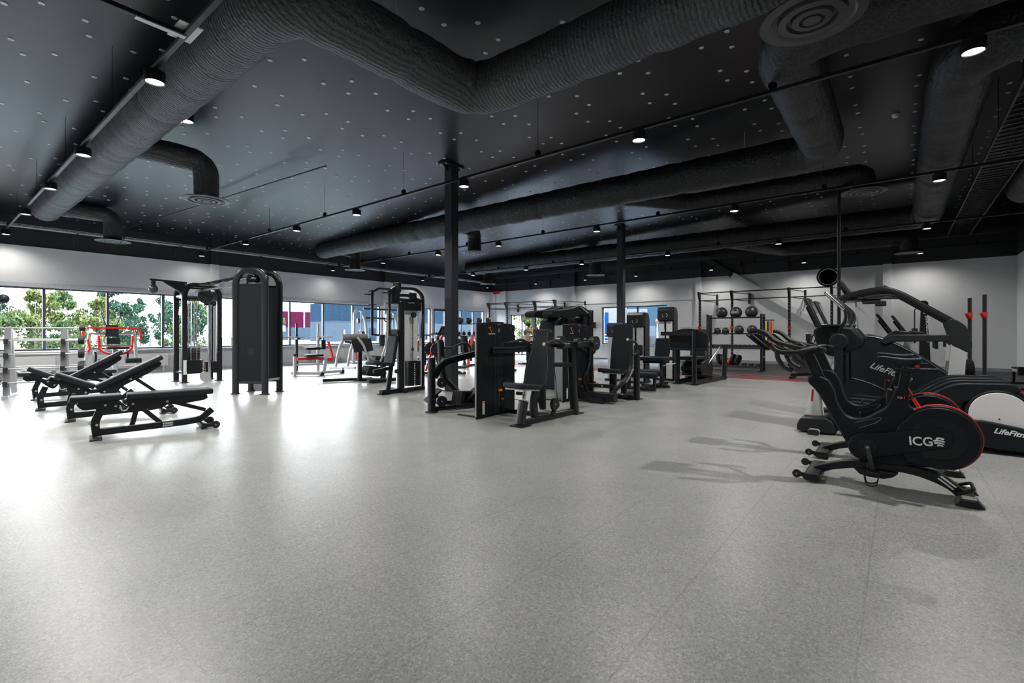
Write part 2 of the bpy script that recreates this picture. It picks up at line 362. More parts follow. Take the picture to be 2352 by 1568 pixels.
# ---------------- ventilation ducts -----------------
def duct_mat(name,c,mode):
    m=bpy.data.materials.new(name); m.use_nodes=True; n,l,b=n_link(m); t=n.new('ShaderNodeTexCoord')
    z=n.new('ShaderNodeTexNoise'); z.inputs['Scale'].default_value=22; z.inputs['Detail'].default_value=5; l.new(t.outputs['Object'],z.inputs['Vector'])
    w=n.new('ShaderNodeTexVoronoi'); w.feature='DISTANCE_TO_EDGE'; w.inputs['Scale'].default_value=14 if mode else 9; l.new(t.outputs['Object'],w.inputs['Vector'])
    e=n.new('ShaderNodeMath'); e.operation='LESS_THAN'; e.inputs[1].default_value=.035; l.new(w.outputs['Distance'],e.inputs[0])
    x=n.new('ShaderNodeMix'); x.data_type='RGBA'; x.inputs[6].default_value=c+(1,); x.inputs[7].default_value=tuple(min(1,v*(3.2 if mode else 1.2)) for v in c)+(1,); l.new(e.outputs[0],x.inputs[0]); l.new(x.outputs[2],b.inputs['Base Color'])
    b.inputs['Roughness'].default_value=.42; b.inputs['Metallic'].default_value=.25
    wv=n.new('ShaderNodeTexWave'); wv.bands_direction='Y'; wv.inputs['Scale'].default_value=6; wv.inputs['Distortion'].default_value=3; wv.inputs['Detail'].default_value=3; wv.inputs['Detail Scale'].default_value=4; l.new(t.outputs['Object'],wv.inputs['Vector'])
    a=n.new('ShaderNodeMath'); a.operation='MULTIPLY_ADD'; l.new(wv.outputs['Fac'],a.inputs[0]); a.inputs[1].default_value=.5 if not mode else .12; l.new(z.outputs['Fac'],a.inputs[2])
    bp=n.new('ShaderNodeBump'); bp.inputs['Strength'].default_value=.7; bp.inputs['Distance'].default_value=.03; l.new(a.outputs[0],bp.inputs['Height']); l.new(bp.outputs[0],b.inputs['Normal'])
    return m
MD0=duct_mat('wrapped_duct_insulation',(.062,.067,.075),0); MD1=duct_mat('wire_netted_duct_insulation',(.011,.0125,.015),1)  # wrapped duct's base colour lightened to stand in for bright light at the left
def duct_tube(b,pts,r,f,step=.09):
    P=fil(pts,f,8); Q=[P[0]]
    for i in range(1,len(P)):
        a,c=P[i-1],P[i]; k=max(1,int((c-a).length/step))
        for j in range(1,k+1): Q.append(a.lerp(c,j/k))
    L=0; rad=[]
    for i,p in enumerate(Q):
        if i: L+=(p-Q[i-1]).length
        ph=(L%1.2)/1.2; rad.append(1+.018*math.sin(L*9)+.02*random.uniform(-1,1)-(.05 if ph<.06 else 0))
    b.tube(Q,r,0,24,rad); return b
def diffuser(par,x,y,z,R_=.41,top=None):
    b=MB().lathe([(.21,.1),(.22,.02),(R_,0),(R_,-.012),(.33,-.02),(.3,.015),(.27,.015),(.26,-.02),(.2,-.024),(.19,.01),(.165,.01),(.155,-.026),(.1,-.03),(.09,.0),(.075,.0),(.07,-.03),(.001,-.032)],(x,y,z),seg=40)
    b.build('diffuser',MDIF,par,ang=50)
MDIF=mat('diffuser_enamel',(.05,.053,.057),.38,.3)
def hanger(par,x,y,z):
    MB().cyl((x,y,z),(x,y,ceil_z(y)-.001),.006,seg=6).build('hanger_rod',SIL,par)
def duct(label,m,main,r,branches,rods,group='ventilation ducts under the ceiling'):
    t=thing('ventilation_duct',label,'duct',(0,0,0),0,group)
    o=duct_tube(MB(),main,r,.55).build('duct_run',m,t,ang=60)
    for bp_,dz in branches:
        x,y,_=bp_[-1]
        duct_tube(MB(),list(bp_)+[(x,y,dz+.09)],.215 if r<.34 else .27,.34,.06).build('branch_duct',m,t,ang=60)
        diffuser(t,x,y,dz)
    for x,y in rods: hanger(t,x,y,4.65+r)
    return t
Z0=4.65
duct('wrapped black air duct at the top left, bending across overhead',MD0,[(2.29,17.9,Z0),(2.29,4.65,Z0),(4.97,4.65,Z0),(4.97,-2.9,Z0)],.33,
  [([(2.29,10.6,Z0),(3.65,10.6,Z0)],3.92),([(2.29,17.5,Z0),(3.62,17.4,Z0)],3.92),([(4.97,.66,Z0),(4.97,.6,4.4)],4.08)],[(2.29,16),(2.29,12.5),(2.29,9),(3.6,4.65),(4.97,2)])
duct('wire-netted black duct passing behind the near steel column',MD1,[(10.4,18.1,Z0),(10.4,1.05,Z0),(6.15,1.05,Z0),(6.15,-2.95,Z0)],.33,
  [([(10.4,17.6,Z0),(11.5,17.5,Z0)],3.92),([(10.4,10.7,Z0),(11.42,10.7,Z0)],3.92),([(10.4,5.6,Z0),(12.5,4.2,Z0),(12.5,.58,Z0)],4.27)],[(10.4,15.5),(10.4,12),(10.4,8.5),(10.4,5),(10.4,2.4),(8.3,1.05)])
duct('wire-netted black duct farther back, above the far steel column',MD1,[(18.05,17.3,Z0),(18.05,-.62,Z0),(7.6,-.62,Z0),(7.6,-2.9,Z0)],.34,
  [([(18.05,17.0,Z0),(19.06,16.9,Z0)],3.92),([(18.05,10.6,Z0),(19.2,10.6,Z0)],3.92),([(18.05,4.9,Z0),(21.7,3.6,Z0),(21.7,-.25,Z0)],4.1)],[(18.05,14.5),(18.05,11.5),(18.05,8),(18.05,4.5),(18.05,1.5),(14,-.62),(10.5,-.62)])
duct('short black duct turning into the right-hand wall beside the cable ladder',MD1,[(11.5,-2.25,Z0),(16.3,-2.25,Z0),(16.3,-3.0,Z0)],.33,[],[(13,-2.25)],'ventilation ducts under the ceiling')
# ---------------- lighting tracks and cans -----------------
MLENS=mat('lit_lamp_lens',(1,.97,.92),.3,var=.02,emit=9)
def track(lb,x,y0,y1,rings,z=4.24,along='y'):
    t=thing('light_track',lb,'lighting track',(x,0,0),0,'lighting tracks under the ceiling')
    if along=='y':
        MB().bar([(0,y0,z),(0,y1,z)],.05,.045,up=(0,0,1)).build('rail',BLK,t)
        for y in rings:
            b=MB().tube([(0,y,ceil_z(y)-.002),(0,y,z+.1)],.0035,seg=5)
            b.lathe([(.045,-.004),(.053,-.004),(.053,.004),(.045,.004),(.045,-.004)],(0,y,z+.068),(0.9,.43,0),seg=14)
            b.build('hanger_wire',BLK,t)
    return t
proto=None
ORD=['first','second','third','fourth','fifth','sixth','seventh']
def can(x,y,label,z=4.24,w=LAMP_W):
    global proto
    if proto is None:
        proto=thing('can_spotlight',label,'ceiling light',(x,y,z),0,'can spotlights on the tracks')
        MB().bx(-.02,.02,-.06,.06,-.05,-.022).build('track_adapter',BLK,proto)
        MB().lathe([(.0,-.045),(.095,-.045),(.1,-.05),(.1,-.168),(.086,-.168),(.084,-.15),(.0,-.15)],(0,0,0),seg=28).build('can',BLK,proto)
        MB().lathe([(0,-.158),(.083,-.158),(.083,-.152),(0,-.152)],(0,0,0),seg=28).build('lens',MLENS,proto)
    else: dup(proto,(x,y,z),0,label)
    spot((x,y,z-.19),w)
YS=[19.5,15.88,12.72,9.92,6.42,2.92,-.57]
TR=[(1.7,'at the far left'),(6.56,'before the near column'),(11.7,'before the far column'),(16.85,'beneath the far duct'),(21.95,'nearest the back wall')]
for j,(x,nm) in enumerate(TR):
    y0=-2.95 if j else -2.95
    track('thin black light track '+nm,x,y0,20.0 if j<4 else 20.0,[19.0,17.3,14.3,11.3,8.2,4.7,1.2,-2])
    for i,y in enumerate(YS):
        w_=LAMP_W*((2.8 if y>6 else .5) if j==0 else (1,1.0,1.0,1.2,.5)[j])*(.15 if i==0 else 1)*(2.7 if (j==1 and i==6) else 1.8 if (j==2 and i==5) else 1)
        can(x,y,'%s can spotlight from the windows on the track %s'%(ORD[i],nm),w=w_)
track('added unseen light track behind the camera position',-3.4,-2.95,20,[])  # unseen rear track and its lamps, added to brighten the near floor
for i,y in enumerate(YS): can(-3.4,y,'%s can spotlight from the windows on the added unseen rearmost track'%ORD[i],w=LAMP_W*(1.7 if y>8 else .3))
t=track('short black light track half hidden behind the duct at the top left',2.72,4.2,9.0,[5,8],4.78)
can(2.72,8.7,'black can spotlight on the short track behind the top left duct',4.78)
t=thing('light_track','short cross track joining the left track at a pale T joint','lighting track',(0,0,0),0,'lighting tracks under the ceiling')
MB().bar([(-4,5.48,4.24),(1.67,5.48,4.24)],.05,.045,up=(0,0,1)).build('rail',BLK,t)
MB().bx(1.6,1.8,5.3,5.66,4.262,4.272).bx(1.3,1.7,5.45,5.51,4.205,4.216).build('joint_plate',SIL,t)
# ---------------- cable ladder, mesh tray, ceiling devices -----------------
t=thing('cable_ladder','black cable ladder running under the ceiling along the right-hand wall','cable ladder',(0,-1.55,4.62))
for s in (-.28,.28): MB().bx(8.1,22.2,s-.012,s+.012,-.035,.035).build('side_rail',GRM,t)
b=MB(); x=8.2
while x<22.2: b.bx(x,x+.03,-.27,.27,-.02,.0); x+=.22
b.build('rungs',BLK2,t)
b=MB()
for k in range(7):
    yy=-.18+.05*k; b.tube([(8.1+.05*k,yy,.01),(12,yy-.03,.012),(17,yy+.02,.02),(22,yy,.01)],.012,seg=6)
b.build('cables',BLK,t)
for x in (9,11,14.5,18,21):
    MB().cyl((x,-.3,0),(x,-.3,ceil_z(-1.85)-4.621),.006,seg=6).cyl((x,.3,0),(x,.3,ceil_z(-1.25)-4.623),.006,seg=6).build('hanger_rod',GRM,t)
t=thing('wire_cable_tray','long wire mesh cable tray hung along the black band above the windows','cable tray',(0,19.45,4.33))
b=MB()
for yy,zz_ in ((-.1,.06),(-.1,0),(-.03,0),(.04,0),(.1,0),(.1,.06)): b.tube([(-2,yy,zz_),(22.5,yy,zz_)],.006,seg=5)
x=-2
while x<22.5: b.tube([(x,-.1,.06),(x,-.1,0),(x,.1,0),(x,.1,.06)],.004,seg=4); x+=.2
b.build('mesh',SIL,t)
for x in (1.2,3.2,5.9,8.6,11.4,14.2,17,20): MB().bar([(x,-.12,-.012),(x,.61,-.012)],.03,.02).bar([(x,.61,-.012),(x,.61,-.32)],.03,.02).build('bracket',GRM,t)
b=MB(); 
for i in range(8): b.tube([(-2,-.06+.015*i,.012),(6,-.05+.015*i,.02),(14,-.055+.015*i,.012),(22.4,-.06+.015*i,.016)],.007,seg=5)
b.build('cables',BLK,t)
t=thing('ceiling_conduit','thin black pipe slanting from the ceiling diffuser down to the cable tray','pipe')
MB().tube([(5.6,9.6,4.9),(4.6,18.0,4.75),(4.3,19.3,4.62),(4.3,19.35,4.3)],.016,.3).build('pipe',BLK,t)
for i,(x,y,lb) in enumerate(((8.6,-1.3,'upper white dome camera hanging from the cable ladder at the far right'),(9.6,-1.42,'lower white dome camera hanging from the cable ladder at the far right'))):
    t=thing('dome_camera',lb,'security camera',(x,y,4.5),0,'dome cameras on the cable ladder')
    MB().lathe([(.0,.1),(.075,.1),(.08,0),(.0,0)],(0,0,0)).build('housing',WHT,t); MB().ball((0,0,0),.062).build('dome',SCR,t); MB().bx(-.02,.02,-.02,.02,.1,.12).build('mount',WHT,t)
t=thing('smoke_detector','small white round smoke detector on the black ceiling at the right','smoke detector',(11.5,.05,ceil_z(.05)-.001))
MB().lathe([(0,0),(.06,0),(.06,-.03),(.045,-.055),(0,-.06)],(0,0,0)).build('housing',WHT,t)
for i,(y,lb) in enumerate(((17.1,'above the far corner rig'),(15.6,'above the back entrance'),(12.1,'above the left part of the back wall window'),(9.7,'above the right part of the back wall window'),(3.6,'above the diagonal brace'),(5.4,'above the wall rig'))):
    t=thing('roof_bracket','black Y-shaped roof bracket '+lb,'bracket',(XB-.04,y,4.15),0,'roof brackets on the back wall')
    MB().bx(-.03,.03,-.04,.04,-.25,.35).build('stem',MDK,t); MB().prism([(-.04,.1),(-.5,.36),(-.5,.42),(.5,.42),(.5,.36),(.04,.1)],-.03,.03,'yz').build('arms',MDK,t)
t=thing('floor_to_track_pole','tall thin black pole standing up to the light track behind the cardio machines','pole',(11.75,.95,0))
MB().cyl((0,0,.012),(0,0,4.2),.032).build('pole',BLK,t); MB().cyl((0,0,0),(0,0,.012),.1).build('base_plate',BLK,t)
# ---------------- outside -----------------
def leafmat(name,a,b_):
    m=bpy.data.materials.new(name); m.use_nodes=True; n,l,b=n_link(m); t=n.new('ShaderNodeTexCoord'); z=n.new('ShaderNodeTexNoise'); z.inputs['Scale'].default_value=.9; z.inputs['Detail'].default_value=4
    l.new(t.outputs['Object'],z.inputs['Vector']); r=n.new('ShaderNodeValToRGB'); e=r.color_ramp.elements; e[0].position=.35; e[1].position=.65; e[0].color=a+(1,); e[1].color=b_+(1,)
    l.new(z.outputs['Fac'],r.inputs[0]); l.new(r.outputs[0],b.inputs['Base Color']); b.inputs['Roughness'].default_value=.8; b.inputs['Specular IOR Level'].default_value=0; return m
LF=[leafmat('yellow_green_leaves',(.035,.05,.015),(.1,.11,.04)),leafmat('dark_green_leaves',(.014,.03,.019),(.035,.06,.04)),leafmat('mid_green_leaves',(.025,.045,.018),(.07,.09,.035))]
BRK=mat('pale_bark',(.1,.09,.08),.8)
MGR=mat('dry_grass_ground',(.14,.145,.12),.9,var=.4,scale=.4,spec=0); MAS=mat('pale_asphalt',(.14,.143,.148),.85,scale=.5,spec=0)
o=MB().bx(-60,110,YW+.32,190,-.25,-.12).build('outdoor_ground',MGR,flat=True); tag(o,'rough pale grass ground outside the window wall','ground')
o=MB().bx(18,110,YW+.5,130,-.12,-.1).bx(XB+.4,110,-40,YW+.5,-.25,-.1).build('asphalt_yard',MAS,flat=True); tag(o,'pale asphalt yard outside, in front of the warehouse buildings','yard')
def tree_mesh(seed,mt,shape=(2.1,2.1,3.0),nl=6500,h=6.5,base=1.2):
    rnd=random.Random(seed); me=bpy.data.meshes.new('foliage'); vs=[];fs=[]
    cl=[]
    for i in range(26):
        a=rnd.uniform(0,2*PI); u=rnd.random(); z=base+(h-base)*u; rr=shape[0]*math.sin(PI*min(1,.18+.82*u))**.8*rnd.uniform(.2,.95)
        cl.append((V((rr*math.cos(a),rr*math.sin(a),z)),rnd.uniform(.45,.95)*(1-.45*u)))
    for i in range(nl):
        c,s=rnd.choice(cl); d=V((rnd.gauss(0,1),rnd.gauss(0,1),rnd.gauss(0,1))).normalized()*s*rnd.uniform(.55,1.05)
        p=c+d; n_=V((rnd.gauss(0,1),rnd.gauss(0,1),rnd.gauss(0,1))).normalized(); q=perp(n_); w=n_.cross(q); k=rnd.uniform(.08,.17); j=len(vs)
        vs+= [p+q*k,p+w*k*.6,p-q*k,p-w*k*.6]; fs.append((j,j+1,j+2,j+3))
    me.from_pydata([tuple(v) for v in vs],[],fs); me.materials.append(mt); return me
TM=[tree_mesh(1,LF[0]),tree_mesh(2,LF[1],(1.9,1.9,3),6500,7.5,1.5),tree_mesh(3,LF[2],(2.6,2.6,2.4),6500,5.0,.4)]
def tree(x,y,k,s,label,rz=0,sz=1):
    t=thing('tree',label,'tree',(x,y,-.1),rz,'trees beyond the windows'); 
    f=bpy.data.objects.new('foliage',TM[k]); COL.objects.link(f); f.parent=t; f.scale=(s,s,s*sz)
    b=MB(); H=[6.,7.,4.4][k]*s*sz; b.tube([(0,0,0),(.1,.05,H*.4),(-.05,0,H*.9)],.09*s,.3,7,rad=lambda u:1-.75*u)
    rn=random.Random(k+int(x*3))
    for i in range(5):
        a=rn.uniform(0,2*PI); z0=H*rn.uniform(.3,.7); b.tube([(0,0,z0),(math.cos(a)*1.1*s,math.sin(a)*1.1*s,z0+1.1*s)],.03*s,0,5,rad=lambda u:1-.6*u)
    b.build('trunk',BRK,t)
TT=[(2.2,38,2,.95,'bushy yellow-green tree seen through the leftmost pane'),(4.6,39,0,.7,'rounded green tree right of the leftmost pane'),(6.9,36,0,.62,'light green birch left of the second mullion'),
(8.6,41,1,.78,'dark green tree between the second and third mullions'),(11.2,46,1,.62,'low dark tree behind the third mullion'),(11.7,38,1,.78,'tall dark birch left of the cable tower'),
(14.0,43,0,.72,'green tree just left of the cable machine uprights'),(17.2,38,0,.74,'yellow-green tree between the two cable towers'),(3.6,52,1,.9,'dark tree in the back row at the far left'),
(8.0,55,2,1.1,'broad tree in the back row behind the birch'),(13.4,60,2,.9,'wide low tree in the back row, middle'),(16,58,1,.8,'back row tree behind the cable machine'),(9.7,33,2,.42,'low bush beside the fence, middle'),(4.9,33,2,.45,'low bush beside the fence at the left'),(1.0,34,2,.7,'bush filling the lower left pane'),(13.8,33,2,.4,'low bush by the fence left of the cable tower')]
for i,(x,y,k,s,l) in enumerate(TT): tree(x,y,k,s*.86,l,rz=i*1.3)
for i,(x,y,k,s,l) in enumerate(((40,28.5,2,.9,'pale bush seen through the back entrance glazing'),(38,25.3,0,.8,'birch seen through the back entrance glazing'),(44,33,0,.8,'tree seen at the left side of the back entrance'))): tree(x,y,k,s,l,rz=i)
# fence
MFN=mat('galvanised_fence_wire',(.03,.031,.032),.7,spec=0)
t=thing('garden_fence','pale wire fence with thin rails outside the left windows','fence',(0,31,-.12))
b=MB()
for z in (.35,.6,.85,1.1): b.tube([(-2,0,z),(13,0,z)],.007,seg=5)
b.tube([(-2,0,1.35),(13,0,1.35)],.016,seg=6); b.build('rails',MFN,t)
for x in range(-2,14,2): MB().cyl((x,0,0),(x,0,1.38),.022,seg=8).build('post',MFN,t)
# buildings
MBU=mat('blue_grey_cladding',(.0085,.0165,.026),.6,var=.06,scale=2,spec=0); MBL=mat('pale_blue_concrete',(.026,.036,.045),.7,var=.05,scale=2,spec=0); MRD=mat('dark_red_cladding',(.03,.004,.012),.6,var=.06,scale=2,spec=0); MTL=mat('teal_cladding',(.015,.03,.042),.6,var=.06,spec=0)
MSN=mat('blue_banner',(.002,.018,.09),.5,spec=0); MWC=mat('white_cladding',(.08,.08,.08),.6,spec=0)
def P(*a): return MB()
bd=thing('warehouse','blue-clad warehouse with pale blue lower storey outside the left windows','building',(46.4,80,-.1))
MB().bx(0,45,0,5,3.6,6.9).build('upper_cladding',MBU,bd); MB().bx(-.6,20,-4,0,0,3.5).bx(0,45,0,5,0,3.59).build('lower_wall',MBL,bd); b=MB().bx(-.7,20,-4.1,.0,3.5,3.62).bx(-.1,45,-.12,0,6.75,6.95); b.build('parapet',MBL,bd)
b=MB()
for i in range(1,15): b.bx(i*1.45,i*1.45+.06,-.03,0,3.62,6.75)
b.build('cladding_joints',MBU,bd)
for i,x in enumerate((1.2,2.9,4.3,9.6,12.3)): MB().bx(x,x+.35,-4.04,-4.001,.7,2.1).build('window',SCR,bd)
MB().bx(6.5,7.9,-4.04,-4.001,0,2.4).build('door',MBU,bd); MB().bx(5.6,6.2,-4.04,-4.001,0,2.2).build('door',MBU,bd)
bd=thing('warehouse','dark red clad warehouse with pale lower storey, left of the blue one','building',(49.5,106,-.1))
MB().bx(0,11,0,5,2.8,6.4).build('upper_cladding',MRD,bd); MB().bx(0,11,0,5,0,2.79).build('lower_wall',MBL,bd)
MB().bx(6.8,7.0,-.1,0,2.8,6.4).bx(.0,.2,-.1,0,2.8,6.4).build('pilaster',WHT,bd)
MB().bx(1.0,2.6,-.05,-.001,1.9,3.2).build('window',SIL,bd); MB().bx(1.0,2.6,-.06,-.001,3.2,3.9).build('sign_panel',MBU,bd)
b=MB()
for i in range(1,22): b.bx(i*.5,i*.5+.03,-.02,0,2.8,6.4)
b.build('cladding_joints',MRD,bd)
bd=thing('warehouse','teal loading building with a door and number sign outside the back wall window','building',(36,0,-.1))
MB().bx(0,8,-10,17.0,0,8).build('wall',MTL,bd)
MB().bx(-.03,-.001,14.66,15.72,.7,2.0).bx(-.02,-.001,13.85,15.0,0,1.88).build('door',mat('blue_grey_door',(.008,.02,.03),.5),bd)
MB().bx(-.06,-.001,14.7,15.2,.2,1.2).build('window',SCR,bd)
b=MB(); [b.bx(-.02,-.001,y,y+.03,0,8) for y in (10,11.5,13.2,14.44)]; b.build('cladding_joints',MBU,bd)
s_=MB().bx(-.05,-.001,15.3,17.0,2.88,3.34).build('sign_plate',MWC,bd)
text('lettering','PORT 14',.42,frame((-.055,16.93,2.96),(0,-1,0),(-1,0,0)),mat('dark_lettering',(.01,.02,.03),.5),bd,sx_=.93)
bd2=thing('warning_beacon','red warning beacon on the teal building outside the window','beacon',(35.95,14.5,2.28)); MB().ball((0,0,.0),.14,(1,1,1.2)).build('lamp',RED,bd2); MB().cyl((0,0,-.2),(0,0,-.12),.12).build('base',SCR,bd2); MB().bx(-.02,.0491,-.03,.03,-1.9,-.15).build('pole',GRY,bd2)
bd=thing('warehouse','white building with a tall blue banner seen at the left of the back wall window','building',(36,17.05,-.1))
MB().bx(0,8,0,4.4,0,8).build('wall',MWC,bd); MB().bx(-.04,-.001,1.63,2.1,.75,3.15).build('banner',MSN,bd)
b=MB(); [b.bx(-.045,-.041,1.63,2.1,z,z+.03) for z in (.8,1.05,1.3)]; b.build('banner_stripes',WLT,bd)
t=thing('closed_parasol','folded dark green parasol on a pole outside the back wall window','parasol',(33,13.1,-.1)); MB().lathe([(.03,.2),(.3,.85),(.25,.9),(.0,2.2)],(0,0,0),seg=12).build('canopy',mat('dark_green_canvas',(.006,.03,.03),.7),t); MB().cyl((0,0,0),(0,0,2.25),.03).build('pole',GRY,t); MB().cyl((0,0,0),(0,0,.08),.3).build('base',GRY,t)
# ---------------- indoor cycling bikes -----------------
def circ(cx,cz,r,a0,a1,n):
    return [(cx+r*math.cos(R(a0+(a1-a0)*i/n)),cz+r*math.sin(R(a0+(a1-a0)*i/n))) for i in range(n+1)]
def saddle(par,x0,x1,z,wr=.075,mt=PAD):
    b=MB(); S_=[]; n=12; L=x1-x0
    for i in range(n+1):
        u=i/n; w=.018+ (wr-.018)*max(0,(u-.3)/.7)**1.3 if u>.3 else .018+.004*u
        w=w if u<.93 else w*.8; zt=z+.012*math.cos(u*PI*1.6); h=.02+.035*math.sin(min(1,u*1.15)*PI*.75)
        ring=[]
        for j in range(12):
            a=2*PI*j/12; yy=w*math.cos(a); zz_=zt+(h*.35 if math.sin(a)>0 else h*1.0)*math.sin(a)-(0 if math.sin(a)>0 else 0)
            ring.append(b.b.verts.new((x0+L*u,yy,zz_)))
        S_.append(ring)
    for i in range(n):
        for j in range(12): b.b.faces.new((S_[i][j],S_[i][(j+1)%12],S_[i+1][(j+1)%12],S_[i+1][j]))
    b.b.faces.new(S_[0][::-1]); b.b.faces.new(S_[-1]); return b.build('saddle',mt,par,sub=1,ang=180)
def icg_bike(label,loc,rz):
    t=thing('indoor_cycling_bike',label,'exercise bike',loc,rz,'indoor cycling bikes')
    # base frame: an arched spine with front and rear stabilisers
    arch=spl([(-.62,.075),(-.5,.135),(-.33,.185),(-.1,.205),(.12,.2),(.27,.165),(.36,.1),(.42,.03),(.37,.005),(.3,.06),(.2,.105),(.08,.135),(-.1,.145),(-.3,.125),(-.47,.08),(-.58,.03)],3)
    MB().prism(arch,-.045,.045).build('base_frame',BLK,t,bev=.008)
    MB().prism([(-.32,.13),(-.27,.08),(-.2,.065),(-.1,.065),(-.04,.09),(0,.13)],-.05,.05).build('frame_keel',BLK,t,bev=.012)
    MB().sweep([(-.6,-.29,.045),(-.6,.29,.045)],rrect(.055,.13,.025,3),up=(1,0,0)).build('front_stabiliser',BLK,t,ang=60)
    MB().sweep([(.41,-.29,.03),(.41,.29,.03)],rrect(.045,.1,.012,2),up=(1,0,0)).build('rear_stabiliser',BLK,t,ang=60)
    for s in (-1,1):
        wb=MB().bar([(-.64,s*.25,.05),(-.715,s*.25,.052)],.02,.035).build('wheel_bracket',BLK,t)
        MB().cyl((-.715,s*.24,.052),(-.715,s*.265,.052),.034,seg=20).cyl((-.715,s*.266,.052),(-.715,s*.27,.052),.006,seg=8,mi=1).build('transport_wheel',[RUB,SIL],wb)
        MB().prism([(.36,.055),(.46,.055),(.5,.0),(.33,.0)],s*.2-.07,s*.2+.07).build('levelling_foot',BLK2,t,bev=.005)
        MB().bx(.375,.455,s*.2-.045,s*.2+.045,.0552,.058).build('foot_plate',WHT,t)
    MB().tube([(.36,-.13,.06),(.45,-.13,.1),(.45,.13,.1),(.36,.13,.06)],.013,.04).build('lift_handle',BLK,t)
    # body shell
    body=spl([(-.66,.905),(-.56,.912),(-.5,.875)],3,False)+spl([(-.455,.79),(-.425,.66),(-.36,.57),(-.25,.56),(-.15,.625),(-.085,.68),(-.05,.78),(-.02,.845)],3,False)+[(-.01,.855),(.062,.855),(.062,.70),(.1,.675)]+[(.18,.715)]+circ(.25,.463,.257,88,-72,26)+spl([(.2,.215),(.05,.2),(-.1,.19),(-.22,.2),(-.31,.25),(-.365,.34),(-.45,.51),(-.55,.71),(-.6,.79),(-.655,.85)],3,False)
    MB().prism(body,-.052,.052).build('body_shell',SHR,t,bev=.018)
    # raised outer housings either side
    hs=circ(.25,.463,.243,150,-100,30)+[(.05,.24),(.0,.36),(-.02,.5),(.02,.58)]
    for s in (-1,1):
        MB().prism(spl(hs,1),s*.05,s*.092).build('flywheel_cover',SHR,t,bev=.02)
        MB().prism(circ(.25,.463,.17,160,-110,22)+[(.16,.28),(.11,.45)],s*.088,s*.096).build('cover_panel',BLK,t,bev=.003)
        bg_=circ(-.235,.33,.115,80,260,12)+circ(.255,.47,.085,-85,80,10)
        MB().prism(bg_,s*.06,s*.104).build('belt_guard',SHR,t,bev=.01)
        MB().cyl((-.21,s*.1,.335),(-.21,s*.112,.335),.066,seg=32).build('crank_disc',BLK,t,bev=.003)
    rim=spl([(.055,.69),(.075,.672),(.12,.683),(.18,.711)],3,False)+circ(.25,.463,.26,88,-72,36)
    MB().sweep([(x,0,z) for x,z in rim],[(-.03,-.004),(.03,-.004),(.03,.004),(-.03,.004)],up=(0,0,1)).build('rim_light_strip',RED,t)
    MB().prism([(-.32,.525),(-.13,.59),(-.11,.585),(-.15,.535),(-.27,.475)],-.054,.054).build('frame_window',BLK,t,bev=.004)
    for s in (-1,1): MB().tube([(-.31,s*.054,.52),(-.13,s*.054,.588),(-.112,s*.054,.582),(-.15,s*.054,.538),(-.265,s*.054,.482)],.004,.01,6).build('window_trim',GRM,t)
    # seat post, rail and saddle
    MB().bar([(.018,0,.80),(.046,0,.975)],.06,.075,up=(1,0,0)).build('seat_post',BLK,t)
    for s in (-1,1):
        b=MB()
        for i in range(11): b.bx(.022+.0023*i,.032+.0023*i,s*.0305-.001,s*.0305+.001,.83+.0125*i,.833+.0125*i)
        b.build('scale_marks',GRM,t)
    MB().bar([(-.02,0,.99),(.25,0,.995)],.045,.038).build('seat_slider',BLK,t,bev=.003)
    b=MB(); [b.bx(.01+.014*i,.016+.014*i,-.0245,-.0226,.99,1.0) for i in range(15)]; b.build('scale_marks',GRM,t)
    MB().cyl((.035,0,1.0),(.035,0,1.05),.02).bx(0,.07,-.03,.03,1.035,1.05).tube([(-.09,.018,1.082),(-.02,.02,1.045),(.08,.02,1.045),(.12,.03,1.06)],.004,.02,6).tube([(-.09,-.018,1.082),(-.02,-.02,1.045),(.08,-.02,1.045),(.12,-.03,1.06)],.004,.02,6).build('saddle_clamp',BLK,t)
    saddle(t,-.15,.15,1.088)
    MB().ball((.115,-.03,1.03),.015).build('saddle_knob',RED,t)
    MB().tube([(.055,-.03,.84),(.09,-.045,.76)],.006,seg=8).tube([(.09,-.045,.765),(.125,-.05,.70)],.013,seg=10,mi=1).build('brake_lever',[BLK,RED],t)
    MB().bx(-.085,-.045,-.045,.045,.70,.83,m=None).build('battery_indicator',BLK,t,bev=.008)
    b=MB(); [b.ball((-.06+.009*i,-.047,.79-.018*(6-i)),.0035,seg=6) for i in range(6)]; b.build('indicator_lights',WLT,t); MB().ball((-.052,-.048,.825),.007).build('indicator_light',RED,t)
    # handlebar post and bars
    MB().bar([(-.565,0,.88),(-.665,0,1.125)],.055,.085,up=(1,0,.4)).build('handlebar_post',BLK,t)
    for s in (-1,1):
        b=MB()
        for i in range(15): b.bx(-.582-.0056*i,-.572-.0056*i,s*.0285-.001,s*.0285+.001,.915+.0125*i,.918+.0125*i)
        b.build('scale_marks',GRM,t)
    MB().bar([(-.78,0,1.135),(-.55,0,1.14)],.06,.04).build('handlebar_slider',BLK,t,bev=.004)
    MB().sweep([(-.52,0,1.15),(-.58,0,1.165),(-.67,0,1.17)],rrect(.09,.035,.015,3),up=(0,0,1)).build('handlebar_clamp_cover',BLK,t,ang=60)
    hb=MB()
    for s in (-1,1):
        hb.tube([(-.6,s*.03,1.165),(-.62,s*.1,1.165),(-.72,s*.19,1.13),(-.84,s*.215,1.125),(-.9,s*.22,1.15),(-.93,s*.22,1.195)],.022,.07,12)
        hb.tube([(-.88,s*.22,1.14),(-.875,s*.225,1.08),(-.83,s*.22,1.0),(-.755,s*.2,.965)],.021,.06,12)
    hb.tube([(-.7,-.19,1.135),(-.7,.19,1.135)],.018,0,10).build('bullhorn_handlebar',RUB,t,ang=60)
    ab=MB()
